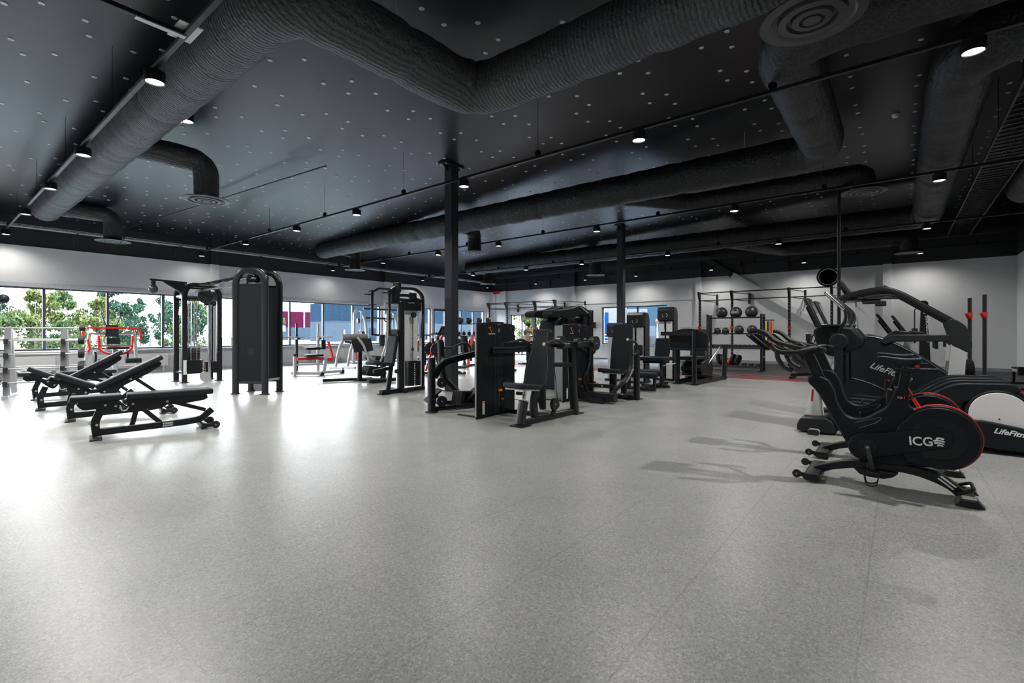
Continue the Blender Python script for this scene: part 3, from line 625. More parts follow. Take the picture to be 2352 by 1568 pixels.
    for s in (-1,1): ab.tube([(-.68,s*.05,1.16),(-.8,s*.05,1.185),(-.92,s*.05,1.215),(-1.02,s*.045,1.315),(-1.09,s*.045,1.33)],.019,.07,12)
    ab.build('aero_handles',RUB,t,ang=60)
    fr=frame((-1.07,0,1.225),(0,-1,0),(-.78,0,.0)); ta=M.Translation((-1.05,0,1.23))@M.Rotation(R(42),4,'Y')
    cs=MB().bx(-.1,.1,-.13,.13,-.012,.012,m=ta).build('console',PLA,t,bev=.008); MB().bx(-.085,.085,-.115,.115,.0125,.014,m=ta).build('screen',SCR,cs)
    MB().bx(-.12,.1,-.14,.14,-.035,-.02,m=ta).bar([(-.98,0,1.2),(-.86,0,1.14)],.05,.03).build('tablet_shelf',PLA,t,bev=.004)
    MB().prism([(-.8,1.165),(-.78,1.2),(-.72,1.215),(-.64,1.165)],-.035,.035).build('phone_rest',PLA,t,bev=.008)
    MB().tube([(-.62,-.035,.79),(-.625,-.04,.68)],.009,seg=8).build('height_lever',RED,t)
    # cranks and pedals with straps
    for s,d in ((-1,-1),(1,1)):
        cx,cz=-.21,.335; ex,ez=cx+d*-.035,cz+d*.185
        MB().bar([(cx,s*.12,cz),(ex,s*.135,ez)],.018,.032,up=(1,0,0)).cyl((cx,s*.11,cz),(cx,s*.135,cz),.022).cyl((cx,s*.136,cz),(cx,s*.139,cz),.008,mi=1).build('crank_arm',[GRM,SIL],t); ca=[o for o in t.children if o.name.startswith('crank_arm')][-1]
        p=MB(); p.bx(ex-.045,ex+.045,s*.15,s*.235,ez-.012,ez+.006).cyl((ex,s*.135,ez),(ex,s*.16,ez),.008)
        p.tube([(ex+.05,s*.16,ez-.01),(ex+.03,s*.16,ez-.1),(ex-.04,s*.17,ez-.11),(ex-.06,s*.17,ez)],.005,.03,6).tube([(ex+.045,s*.23,ez-.01),(ex+.03,s*.23,ez-.11),(ex-.04,s*.22,ez-.12),(ex-.06,s*.22,ez)],.005,.03,6)
        p.sweep([(ex-.04,s*.165,ez),(ex-.035,s*.165,ez+.06),(ex-.03,s*.215,ez+.06),(ex-.035,s*.215,ez)],[(-.012,-.002),(.012,-.002),(.012,.002),(-.012,.002)],.02,up=(1,0,0)); p.build('pedal',BLK2,ca)
    for s in (-1,1):
        fm=frame((.075,s*.106,.415),(s*-1*-1 if s<0 else -1,0,.06),(0,s,0)) if False else None
    fm=frame((.062,-.1045,.392),(1,0,.07),(0,-1,0)); text('lettering','ICG',.098,fm,WLT,t,.0012,bold=.002,sx_=.92)
    # emblem: disc cut by three curved bands
    b=MB(); ec=(.248,.442)
    for k in range(4):
        a0=150-k*38; z1=ec[1]+.03-.018*k
        w=[.024,.034,.03,.018][k]; xo=[.004,-.002,.0,.006][k]
        cv=spl([(ec[0]-w+xo,z1-.004),(ec[0]-.008+xo,z1+.004),(ec[0]+w+xo,z1-.006+.006*(k==0)),(ec[0]+w*.9+xo,z1-.014),(ec[0]-.002+xo,z1-.008),(ec[0]-w*.85+xo,z1-.015)],3)
        b.prism(cv,-.1062,-.1045)
    b.build('emblem',WLT,t)
    text('lettering','IC8',.022,frame((-.012,-.0725,.762),(1,0,-.02),(0,-1,0)),WLT,t,.0006)
    MB().bx(-.02,.03,-.0724,-.0722,.757,.785).bx(.031,.036,-.0726,-.0722,.757,.785,mi=1).build('model_badge',[BLK,RED],t)
    q=frame((.26,-.0462,.16),(.105,0,-.085),(0,-1,0)); 
    MB().bx(0,.12,-.008,.006,0,.0008,m=q).bx(0,.12,-.032,-.021,0,.0008,m=q).build('specification_labels',WLT,t)
    return t
bike=icg_bike('front black indoor cycling bike with white ICG lettering on its red-rimmed flywheel cover',(5.22,0,0),R(-90))
b2=dup(bike,(6.2,.03,0),R(-90),'second black indoor cycling bike, mostly hidden behind the front one')
# ---------------- ellipticals, stair climber, treadmills -----------------
def console(par,x,z,L=.5,w=.5,tilt=62,th=.045,mt=PLA):
    """screen tilted back, leaning towards -x at its top"""
    m=M.Translation((x,0,z))@M.Rotation(R(-(90-tilt)),4,'Y')
    c=MB().bx(-th,0,-w/2,w/2,0,L,m=m).build('console',mt,par,bev=.015)
    MB().bx(.0,.004,-w/2+.05,w/2-.05,.06,L-.04,m=m).build('screen',SCR,c)
    MB().bx(-th-.03,-th+.01,-w*.35,w*.35,.03,L*.75,m=m).build('console_back',SHR,par,bev=.012)
    return m
def elliptical(label,loc,rz):
    t=thing('elliptical_trainer',label,'elliptical trainer',loc,rz,'elliptical trainers')
    MB().prism([(-1.06,.03),(-1.06,.1),(-1.02,.19),(-.74,.22),(-.66,.17),(-.62,.05),(-.68,.02),(-1.02,.02)],-.27,.27).build('front_base',PLA,t,bev=.02)
    MB().sweep([(-.86,-.36,.035),(-.86,.36,.035)],rrect(.07,.13,.03,3),up=(1,0,0)).build('front_foot',SIL,t,ang=60)
    for s in (-1,1): MB().sweep([(-.86,s*.361,.035),(-.86,s*.385,.035)],rrect(.066,.125,.03,3),up=(1,0,0)).build('foot_cap',RUB,t,ang=60)
    MB().prism([(-1.0,.2),(-.78,.2),(-.83,.55),(-.67,.95),(-.55,1.2),(-.72,1.22),(-.8,.9),(-.92,.55)],-.085,.085).build('upright_cover',WHT,t,bev=.02)
    MB().prism([(-.89,1.34),(-.85,1.16),(-.74,1.02),(-.62,1.0),(-.42,1.1),(-.36,1.24),(-.46,1.38),(-.62,1.4),(-.8,1.42)],-.17,.17).build('neck_housing',SHR,t,bev=.03)
    MB().prism([(-.91,1.34),(-.86,1.30),(-.68,1.38),(-.7,1.42),(-.8,1.43)],-.15,.15).build('housing_trim',SIL,t,bev=.008)
    console(t,-.78,1.38,.44,.46,67)
    MB().bx(-.76,-.56,-.2,.2,1.39,1.42).build('reading_shelf',PLA,t,bev=.01)
    for s in (-1,1):
        MB().cyl((-.6,s*.17,1.2),(-.6,s*.27,1.2),.105,seg=36).build('arm_pivot_cover',SHR,t,bev=.02)
        MB().tube([(-.6,s*.2,1.24),(-.59,s*.22,1.36),(-.52,s*.3,1.46),(-.52,s*.3,1.6),(-.74,s*.27,1.83)],.019,.1,12).build('moving_handle',BLK,t,ang=60)
        MB().tube([(-.535,s*.3,1.6),(-.735,s*.272,1.822)],.022,seg=12).build('handle_grip',CHR if s<0 else RUB,t)
        MB().bar([(-.6,s*.24,1.18),(-.6,s*.25,.7),(-.58,s*.25,.36)],.05,.09,.1,up=(1,0,.2)).build('swing_arm',SHR,t,ang=60)
        # pedal rail
        pr=spl([(.16,.50),(.25,.575),(.42,.70),(.55,.745),(.75,.755),(.93,.76),(.99,.73),(1.0,.67),(.9,.64),(.7,.6),(.5,.5),(.3,.38),(-.1,.3),(-.6,.3),(-.62,.4),(-.1,.4)],3)
        MB().prism(pr,s*.235-.04,s*.235+.035).build('pedal_arm',SHR,t,bev=.015)
        MB().bx(-.02,.33,s*.2-.085,s*.2+.085,.44,.46).bx(-.04,-.02,s*.2-.085,s*.2+.085,.44,.52).bx(-.02,.33,s*.29-.012,s*.29+.0,.44,.5).build('pedal',PLA,t,bev=.012)
    MB().tube([(-.6,-.12,1.3),(-.5,-.13,1.42),(-.5,.13,1.42),(-.6,.12,1.3)],.016,.05,10).build('fixed_handle',BLK,t)
    # rear drive housing
    rr=circ(.84,.43,.3,-20,195,24)+spl([(.5,.3),(.44,.2),(.5,.12),(.8,.07),(1.25,.05),(1.3,.1),(1.25,.22)],3,False)
    MB().prism(rr,-.17,.17).build('drive_housing',SHR,t,bev=.02)
    for s in (-1,1):
        MB().cyl((.84,s*.16,.42),(.84,s*.285,.42),.27,seg=56).build('disc_surround',SHR,t,bev=.02)
        dk=MB().cyl((.84,s*.28,.42),(.84,s*.292,.42),.243,seg=56).build('drive_disc',WHT,t,bev=.008)
        MB().cyl((.84,s*.29,.38),(.84,s*.2935,.38),.008,seg=10).build('disc_hole',BLK,dk)
        lw=spl([(.5,.25),(.62,.345),(.72,.355),(.9,.325),(1.1,.29),(1.3,.26),(1.34,.15),(1.3,.05),(1.0,.05),(.7,.07),(.5,.1),(.44,.18)],3)
        lc=MB().prism(lw,s*.2135,s*.33).build('lower_cover',SHR,t,bev=.02)
        m=frame((.79 if s<0 else 1.2,s*.3312,.235),(-s,0,s*.1*(1) if s<0 else -.0),(0,s,0)) if s<0 else frame((1.2,.3312,.2),(-1,0,.05),(0,1,0))
        text('lettering','LifeFitness',.078,m,WLT,lc,.001,shear=.3,bold=.002)
    for s in (-1,1): MB().bar([(-.7,s*.16,.1),(.6,s*.16,.13)],.06,.08).build('base_rail',BLK,t)
    MB().bx(1.05,1.2,-.28,.28,0,.06).build('rear_foot',RUB,t,bev=.01)
    for s in (-1,1): MB().bx(.55,.65,s*.16-.03,s*.16+.03,0,.1).build('levelling_foot',RUB,t)
    return t
e1=elliptical('front elliptical trainer with a white drive disc, right of the cycling bikes',(7.62,0,0),R(-90))
e2=dup(e1,(8.52,.0,0),R(-90),'second elliptical trainer, only its console and handles visible behind the first one')
def stair_climber(label,loc,rz):
    t=thing('stair_climber',label,'stair climber',loc,rz)
    sh=spl([(-.56,.05),(-.62,.3),(-.66,.62),(-.66,.9),(-.6,1.12),(-.5,1.24),(-.38,1.29),(-.22,1.25),(.02,1.12),(.27,.96),(.48,.8),(.62,.66),(.72,.5),(.74,.3),(.72,.05)],3)
    MB().prism(sh,-.36,-.27).build('side_shroud',SHR,t,bev=.02); MB().prism(sh,.27,.36).build('side_shroud',SHR,t,bev=.02)
    MB().prism(spl([(-.6,.05),(-.62,.6),(-.58,1.05),(-.45,1.18),(-.3,1.1),(-.2,.9),(.0,.7),(.1,.4),(.2,.05)],3),-.27,.27).build('core_housing',BLK,t,bev=.02)
    for i in range(5):
        x=.62-.19*i; z=.18+.2*i
        MB().bx(x-.24,x,-.265,.265,z-.17,z).bx(x-.24,x,-.25,.25,z+.001,z+.008,mi=1).build('step',[PLA,GRM],t,bev=.006)
    for s in (-1,1):
        MB().tube([(-.5,s*.362,1.27),(-.2,s*.362,1.24),(.2,s*.362,1.0),(.6,s*.362,.66)],.012,.2,8).build('shroud_trim',GRM,t)
        MB().tube([(-.6,s*.362,.62),(-.35,s*.362,.55),(.05,s*.362,.34),(.4,s*.362,.12)],.01,.2,8).build('shroud_trim',GRM,t)
        MB().sweep([(-.74,s*.3,1.85),(-.5,s*.34,1.93),(-.16,s*.36,1.975),(.0,s*.36,1.9),(.58,s*.36,1.47),(.7,s*.36,1.36)],rrect(.05,.085,.02,3),.15,up=(0,0,1)).build('handrail',BLK,t,ang=60)
        MB().tube([(-.5,s*.3,1.84),(-.25,s*.33,1.88),(-.02,s*.36,1.87)],.02,.05,10).build('hand_grip',RUB,t)
        MB().prism(spl([(.52,1.47),(.6,1.5),(.72,1.4),(.76,1.25),(.75,1.05),(.66,1.09),(.56,1.16),(.56,1.3)],3),s*.36-.05,s*.36+.05).build('post_shoulder',PLA,t,bev=.02)
        MB().prism([(.565,1.17),(.73,1.08),(.68,.3),(.66,.05),(.5,.05),(.52,.5)],s*.36-.04,s*.36+.04).build('rear_post',SIL,t,bev=.012)
        MB().prism(spl([(.57,1.19),(-.08,1.18),(-.16,1.13),(-.22,1.17),(-.17,1.26),(-.08,1.285),(.57,1.285)],1),s*.36-.035,s*.36+.035).build('side_arm',PLA,t,bev=.012)
    for s in (-1,1): MB().bar([(-.55,s*.2,1.15),(-.6,s*.22,1.88)],.06,.1,up=(1,0,0)).build('console_post',SIL,t)
    console(t,-.56,1.85,.36,.48,62); MB().bx(-.7,-.5,-.3,.3,1.82,1.87).bx(-.45,-.22,-.28,-.16,1.76,1.84).bx(-.3,-.16,.1,.25,1.74,1.82).build('console_shelf',PLA,t,bev=.015)
    m=M.Translation((-.05,0,1.94))@M.Rotation(R(-35),4,'Y'); MB().bx(-.02,.02,-.1,.1,0,.02,m=m).tube([(-.2,.2,2.06),(.02,.3,1.94)],.022,seg=10).build('spare_grip',RUB,t)
    text('lettering','LifeFitness',.125,frame((-.36,-.3615,.79),(1,0,-.4),(0,-1,0)),SIL,t,.001,shear=.3,bold=.002)
    MB().bx(-.62,.76,-.34,.34,0,.06).build('base',BLK,t,bev=.01)
    return t
stair_climber('tall black stair climber with long sloping handrails and silver rear posts behind the ellipticals',(9.52,0,0),R(-90))
def treadmill(label,loc,rz):
    t=thing('treadmill',label,'treadmill',loc,rz,'treadmills')
    MB().prism([(-.95,.06),(-.95,.26),(-.55,.28),(-.45,.2),(1.1,.17),(1.15,.06)],-.42,.42).build('deck_frame',PLA,t,bev=.02)
    MB().bx(-.42,1.1,-.26,.26,.172,.2).build('running_belt',RUB,t)
    for s in (-1,1):
        MB().bar([(-.75,s*.4,.1),(-.62,s*.4,1.25)],.06,.12,up=(1,0,0)).build('upright',SIL,t)
        MB().tube([(-.6,s*.38,1.22),(-.2,s*.38,1.26),(-.08,s*.38,1.22),(-.08,s*.38,1.05)],.022,.08,10).build('handrail',BLK,t)
        MB().bx(-.95,-.75,s*.3-.05,s*.3+.05,0,.06).bx(1.0,1.1,s*.3-.05,s*.3+.05,0,.06).build('foot',RUB,t)
    MB().prism([(-.7,1.2),(-.72,1.28),(-.6,1.36),(-.4,1.33),(-.38,1.24)],-.42,.42).build('console_base',PLA,t,bev=.02)
    console(t,-.62,1.3,.42,.5,58)
    return t
tr=treadmill('black treadmill whose slanted console shows just above the stair climber arm',(10.75,-.55,0),R(-90))
dup(tr,(11.9,-.75,0),R(-90),'second treadmill, its console nearly hidden behind the first treadmill console')
# far-right corner kit
def skierg(loc,rz):
    t=thing('ski_machine','tall tapered black ski machine with concept 2 lettering near the far right corner','ski machine',loc,rz)
    MB().prism([(-.05,.06),(.2,.06),(.16,1.2),(.1,2.0),(0,2.0),(-.03,1.2)],-.1,.1).build('upright',BLK,t,bev=.02)
    MB().cyl((.05,-.11,2.02),(.05,.11,2.02),.09,seg=24).build('flywheel_cap',PLA,t,bev=.02)
    MB().bx(-.12,.1,-.4,.4,0,.06).bx(.0,1.2,-.3,.3,0,.03).build('platform',BLK,t,bev=.01)
    for s in (-1,1): MB().tube([(0,s*.1,1.95),(-.12,s*.2,1.9),(-.12,s*.2,1.2)],.01,.05,6).cyl((-.12,s*.2,1.05),(-.12,s*.2,1.2),.02).build('pull_handle',RUB,t)
    MB().bx(-.18,-.06,-.12,.12,1.25,1.42).build('monitor',PLA,t,bev=.01)
    text('lettering','concept 2',.14,frame((.17,-.102,1.28),(-.05,0,1),(0,-1,0)),WLT,t,.001,bold=.002)
    text('emblem','CI',.14,frame((.175,-.102,1.08),(-.05,0,1),(0,-1,0)),YEL,t,.001,bold=.003)
    return t
skierg((15.75,-.42,.012),R(-90))
t=thing('squat_stand','pair of black squat stand uprights with red hooks near the far right corner','squat stand',(19.2,-1.75,.012),R(-20))
for y in (-.16,.16):
    MB().bar([(0,y,.06),(0,y,2.32 if y>0 else 2.4)],.08,.08,up=(1,0,0)).build('upright',BLK2,t)
    MB().bar([(-.6,y,.03),(.6,y,.03)],.08,.06).build('base',BLK2,t)
    MB().bx(-.06,.06,y-.05,y+.05,1.72,1.9).prism([(-.06,1.72),(-.3,1.84),(-.3,1.88),(-.06,1.78)],y-.03,y+.03).build('hook',RED,t)
def rower(label,loc,rz):
    t=thing('rowing_machine',label,'rowing machine',loc,rz,'rowing machines')
    MB().bar([(0,0,.36),(1.3,0,.36)],.06,.07).build('rail',SIL,t); MB().bx(.7,.95,-.13,.13,.42,.46).build('seat',PAD,t,bev=.02)
    MB().cyl((-.35,-.09,.38),(-.35,.09,.38),.25,seg=28).build('fan_housing',PLA,t,bev=.02)
    MB().bar([(-.6,0,.03),(-.3,0,.3),(.05,0,.36)],.07,.07).bar([(-.6,-.3,.03),(-.6,.3,.03)],.05,.05).build('front_frame',BLK,t)
    MB().bar([(1.25,0,.33),(1.3,0,.05)],.05,.05).bar([(1.3,-.25,.03),(1.3,.25,.03)],.05,.05).build('rear_leg',BLK,t)
    MB().tube([(-.1,0,.4),(-.25,0,.95)],.02,seg=8).bx(-.3,-.26,-.1,.1,.92,1.08).build('monitor',PLA,t)
    MB().bx(.02,.1,-.2,.2,.3,.5).build('foot_rest',PLA,t); return t
r1=rower('black rowing machine lying low behind the stair climber post',(17.3,-1.3,.012),R(10))
dup(r1,(16.4,-2.4,.012),R(5),'second rowing machine, farther back beside the squat stand')
# air bike between the bikes and the wall rig
t=thing('air_bike','small black air bike with tall handles standing on the training floor','exercise bike',(15.9,1.75,.012),R(-95))
MB().cyl((-.4,-.08,.45),(-.4,.08,.45),.3,seg=28).build('fan_cage',GRM,t,bev=.01); MB().bar([(-.7,0,.1),(.45,0,.2)],.08,.08).bar([(-.3,0,.2),(-.25,0,1.1)],.07,.07,up=(1,0,0)).bar([(.25,0,.2),(.32,0,.85)],.06,.06,up=(1,0,0)).build('frame',BLK,t)
for x in (-.65,.45): MB().bar([(x,-.28,.03),(x,.28,.03)],.06,.06).bar([(x,0,.05),(x,0,.15)],.05,.05,up=(1,0,0)).build('foot',BLK,t)
saddle(t,.18,.46,.92,.1)
for s in (-1,1): MB().tube([(-.35,s*.2,.3),(-.2,s*.24,.9),(-.1,s*.24,1.25),(.02,s*.24,1.28)],.018,.08,8).build('swing_handle',BLK,t)
MB().bx(-.3,-.2,-.12,.12,1.08,1.28).build('monitor',PLA,t,bev=.01)
# ---------------- adjustable benches -----------------
def bench(label,loc,rz,back=0,seat=0,lift=0):
    t=thing('adjustable_bench',label,'weight bench',loc,rz,'adjustable benches')
    def rot(px,pz,a): return M.Translation((px,0,pz))@M.Rotation(R(-a),4,'Y')@M.Translation((-px,0,-pz))
    B=rot(.36,.46,back); Sx=rot(.24,.44,seat)
    def pad(x0,x1,z0,z1,m,w=.14):
        b=MB().prism(rrect(x1-x0,2*w,.035,4,(x0+x1)/2,0),z0,z1,'xy').xf(m); return b.build('back_pad' if x0>.2 else 'seat_pad',PAD,t,bev=.02)
    pad(-.23,.26,.465,.54,Sx,.13); pad(.31,1.25,.465,.54,B)
    for s in (-.062,.062):
        sp_=MB().prism(spl([(-.15,.46),(.18,.455),(.24,.42),(.22,.33),(.14,.33),(.0,.37),(-.11,.37)],3),s-.006,s+.006).xf(Sx).build('seat_plate',BLK,t)
        bp_=MB().prism([(.3,.46),(1.18,.46),(1.19,.41),(1.15,.385),(.95,.36),(.62,.355),(.46,.31),(.4,.29),(.27,.3),(.26,.36),(.32,.37)],s-.006,s+.006).xf(B).build('back_plate',BLK,t)
        q=s*1.14
        for x,z,m,pp in ((.1,.41,Sx,sp_),(.2,.39,Sx,sp_),(.37,.4,B,bp_),(.73,.4,B,bp_)):
            p0=m@V((x,q-.004*(1 if s>0 else -1),z)); p1=m@V((x,q+(.004 if s>0 else -.004),z)); MB().cyl(p0,p1,.014,seg=14).build('bolt',SIL,pp)
    MB().bar([(.02,0,.03),(.0,0,.2),(.07,0,.39)],.085,.085,.05,up=(1,0,0)).build('front_leg',BLK,t)
    MB().cyl((.02,-.043,.17),(.02,.043,.17),.014,seg=14).cyl((-.045,-.02,.2),(-.02,.0,.19),.02).build('leg_bolt',SIL,t)
    MB().bx(-.05,.07,-.2,.2,0,.018).build('front_foot',RUB,t,bev=.005)
    MB().bar([(0,0,.075),(.95,0,.1),(1.12,0,.12),(1.2,0,.2),(1.25,0,.24)],.07,.085,.08).build('base_rail',BLK,t)
    MB().bar([(.41,0,.33),(.36,0,.1)],.05,.055,up=(1,0,0)).bar([(.47,0,.33),(.68,0,.1)],.05,.055,up=(1,0,0)).build('brace',BLK,t)
    p=B@V((.78,0,.39)); q=V((1.17,0,.24))
    MB().bar([p,q],.05,.055,up=(0,1,0)).build('adjuster_strut',BLK,t)
    MB().bar([(1.13,-.22,.05),(1.13,.22,.05)],.07,.06).build('rear_foot',BLK,t)
    for s in (-1,1): MB().bar([(1.13,s*.2,.05),(1.26,s*.2,.052)],.02,.05).cyl((1.26,s*.205,.052),(1.26,s*.235,.052),.05,seg=20).cyl((1.26,s*.235,.052),(1.26,s*.239,.052),.008,mi=1,seg=10).build('transport_wheel',[RUB,SIL],t)
    MB().tube([(.33,-.075,.37),(.3,-.1,.33),(.26,-.1,.33),(.24,-.1,.4)],.008,.01,6).build('adjuster_handle',SIL,t)
    npl=MB().bx(.68,.81,-.0385,-.034,.058,.128).build('name_plate',GRM,t)
    text('lettering','HAMMER',.031,frame((.688,-.0392,.096),(1,0,.02),(0,-1,0)),WLT,npl,.0005,bold=.0006,sx_=.86)
    text('lettering','STRENGTH',.029,frame((.686,-.0392,.067),(1,0,.02),(0,-1,0)),WLT,npl,.0005,bold=.0006,sx_=.74)
    if lift: MB().tube([(-.2,0,.47),(-.27,0,.45),(-.27,0,.4),(-.33,0,.4)],.011,.03,6).xf(Sx).build('seat_handle',SIL,t)
    return t
bench('flat black adjustable bench at the front of the row of benches',(1.44,7.78,0),R(-10.2))
bench('second bench from the front, its backrest raised to an incline',(1.5,9.66,0),R(-10),28.5,-26,1)
bench('third bench from the front, also inclined, beside the barbell rack',(1.4,11.45,0),R(-9),32,-28,1)
bench('flat bench at the very back of the bench row',(1.55,13.3,0),R(-9))
# ---------------- weight machines in the middle -----------------
def pad(name,par,c,up,nrm,h,w0,w1,th=.07,mt=PAD,stitch=False,bev=.02):
    """upholstered pad: width w0 at its bottom, w1 at its top, face towards nrm"""
    n=V(nrm).normalized(); u=V(up); u=(u-n*u.dot(n)).normalized(); x=u.cross(n); m=M((x,u,n)).transposed().to_4x4(); m.translation=V(c)
    o=spl([(-w0/2,-h*.42),(-w0/2*.93,-h*.5),(0,-h*.505),(w0/2*.93,-h*.5),(w0/2,-h*.42),(w0/2*.97,-h*.1),(w1/2*1.04,h*.2),(w1/2,h*.44),(w1/2*.88,h*.5),(0,h*.505),(-w1/2*.88,h*.5),(-w1/2,h*.44),(-w1/2*1.04,h*.2),(-w0/2*.97,-h*.1)],3)
    MB().prism(o,-th/2,th/2,'xy',m=m).build(name,mt,par,bev=bev,ang=50)
    MB().prism([(-w1*.38,-h*.4),(w1*.38,-h*.4),(w1*.34,h*.4),(-w1*.34,h*.4)],-th/2-.012,-th/2,'xy',m=m).build('pad_board',PLA,par)
    if stitch:
        b=MB()
        for s in (-1,1): b.tube([m@V((s*(w0/2-.035),-h*.44,th/2)),m@V((s*(w0/2-.04),-h*.1,th/2)),m@V((s*(w1/2-.03),h*.2,th/2)),m@V((s*(w1/2-.035),h*.44,th/2))],.0015,.1,5)
        b.build('stitching',GRY,par)
def end_cap(par,p,d,r=.022):
    d=V(d).normalized(); MB().cyl(V(p),V(p)+d*.014,r,r*.8,16).build('end_cap',SIL,par)
def grip(par,pts,r=.02,f=.08,cap=None,mt=RUB,name='handle'):
    MB().tube(pts,r,f,12).build(name,mt,par,ang=60)
    if cap: end_cap(par,pts[-1],V(pts[-1])-V(pts[-2]),r*1.15)
def bars(par,name,lst,mt=BLK,w=.07,h=.09):
    for it in lst:
        pts=it[0]; ww,hh=(it[1],it[2]) if len(it)>2 else (w,h); f=it[3] if len(it)>3 else .12
        MB().bar(pts,ww,hh,f,up=it[4] if len(it)>4 else None).build(name,mt,par,ang=50)
def foot(par,x,y,r=.07,name='foot_pad'): MB().lathe([(r*.7,0),(r,.004),(r,.012),(r*.7,.022),(0,.022)],(x,y,0)).build(name,RUB,par)
def disc(par,c,ax,r,th,mt=BLK,name='pulley',hub=SIL):
    a=V(ax).normalized(); c=V(c); b=MB().cyl(c-a*th/2,c+a*th/2,r,seg=28); b.cyl(c-a*(th/2+.003),c+a*(th/2+.003),.012,seg=10,mi=1); b.build(name,[mt,hub],par,bev=.006)
def tower(par,x0,x1,y0,y1,h,title,slot):
    """black shrouded weight tower, bulged front towards -y"""
    w=x1-x0; d=y1-y0; yf=y0-.04
    o=[(x0+.06,y0),(x1-.03,y0),(x1-.03,y1-.04),(x1-.07,y1),(x0+.06+d*.95,y1)]
    MB().prism(o,.02,h-.03,'xy').build('weight_shroud',SHR,par,bev=.012)
    ar=[(x0+.23,.03),(x0+.23,h-.015),(x0+.45,h),(x0+.68,h-.005),(x1-.3,h-.02),(x1,h-.045),(x1,.05)]
    fc=MB().prism(ar,yf,y0+.02).build('front_cover',SHR,par,bev=.012)
    MB().prism([(x0,.0),(x0,h-.02),(x0+.22,h-.015),(x0+.22,.0)],y0-.05,y0-.005).build('front_cover',SHR,par,bev=.02)
    MB().bx(x0-.003,x0+.004,y0-.035,y0-.02,.03,h-.04).build('edge_trim',SIL,par)
    MB().bx(x0+.43,x0+.436,yf-.003,yf,.06,h-.03).bx(x0+.215,x0+.222,yf-.006,yf+.005,.03,h-.04).build('panel_joint',GRM,par)
    for s in ((x0+.1),(x1-.12)): MB().bx(s,s+.05,y0+.05,y1-.05,0,.02).build('foot_pad',RUB,par)
    MB().bx(slot-.012,slot-.004,yf-.002,yf+.01,.1,h-.2).bx(slot+.05,slot+.054,yf-.002,yf+.01,.1,h-.2).build('weight_slot',GRM,par)
    b=MB(); [b.bx(slot-.0,slot+.012,yf-.003,yf,.14+.035*i,.146+.035*i) for i in range(9)]; b.build('weight_marks',GRY,par)
    MB().bx(slot-.03,slot+.045,yf-.03,yf,.385,.415).build('selector_pin',ORG,par); MB().cyl((slot+.07,yf-.03,.25),(slot+.07,yf,.25),.02,seg=12).build('add_on_lever',ORG,par)
    text('lettering',title,.0215,frame((x0+.27,yf-.002,h-.2),(1,0,0),(0,-1,0)),WLT,fc,.0006,bold=.0005)
    text('lettering','LifeFitness',.026,frame((slot-.05,yf-.002,h-.05),(1,0,0),(0,-1,0)),SIL,fc,.0006,shear=.3)
    for (fx,mt,sc) in ((x0+.31,ORG,1),(x0+.36,GRM,1),(x1-.1,GRM,1.1)):
        b=MB(); z=h-.09; b.ball((fx,yf,z),.011,(1,.15,1),8).tube([(fx,yf,z-.012),(fx+.01,yf,z-.05),(fx+.035,yf,z-.055),(fx+.04,yf,z-.085)],.006,0,6).tube([(fx,yf,z-.018),(fx-.028,yf,z-.012),(fx-.03,yf,z+.01)],.005,0,6); b.build('instruction_figure',mt,fc)
    MB().bx(slot-.02,slot+.01,yf-.002,yf,h-.17,h-.11).build('notice_sticker',GRY,fc)
    MB().bx(x0+.12,x0+.17,y0-.053,y0-.049,.06,.26).build('warning_label',WHT,par)
    MB().bx(x0+.12,x0+.17,y0-.0535,y0-.052,.235,.25).build('label_heading',RED,par)
# --- shoulder press
t=thing('shoulder_press','shoulder press machine with a tapered back pad, nearest of the central machines','weight machine',(6.0,4.5,0),0); W(t)
tower(t,5.37,6.3,5.03,5.55,1.49,'SHOULDER PRESS',5.9)
bars(t,'base_frame',[([(5.36,4.15,.05),(6.78,4.12,.05)],.09,.08),([(6.1,4.15,.05),(6.1,5.05,.05)],.08,.07)])
MB().bx(5.26,5.48,4.04,4.26,0,.015).bx(6.68,6.9,4.02,4.2,0,.015).build('foot_plate',BLK,t)
bars(t,'front_post',[([(5.37,4.16,.02),(5.47,4.17,.34)],.12,.09,0,(1,0,0))])
MB().tube([(5.47,4.17,.32),(5.54,4.2,.52)],.028).build('gas_strut',CHR,t)
bars(t,'seat_pillar',[([(5.72,4.15,.06),(5.68,4.16,.25),(5.78,4.18,.47)],.07,.12,.15,(1,0,0))])
m=M.Translation((5.62,4.3,.53))@M.Rotation(R(6),4,'Y'); MB().prism(rrect(.52,.4,.07,4),-.035,.04,'xy',m=m).build('seat',PAD,t,bev=.02); MB().prism(rrect(.46,.34,.05,4),-.055,-.036,'xy',m=m).build('seat_board',SIL,t)
pad('back_pad',t,(6.08,4.32,.93),(.22,0,1),(-1,0,.22),.88,.46,.3,.08,stitch=True)
bars(t,'rear_upright',[([(6.78,4.12,.02),(6.72,4.12,.4),(6.68,4.12,1.16)],.1,.12,.2,(1,0,0)),([(6.42,4.5,.08),(6.4,4.5,1.08)],.07,.09,0,(1,0,0)),([(6.7,4.1,.8),(6.2,4.3,.82)],.06,.07),([(6.7,4.15,1.12),(6.7,4.75,1.12)],.07,.09),([(5.7,4.98,1.04),(6.7,4.98,1.04)],.07,.1),([(6.68,4.7,.05),(6.68,4.98,1.1)],.07,.08,0,(1,0,0))])
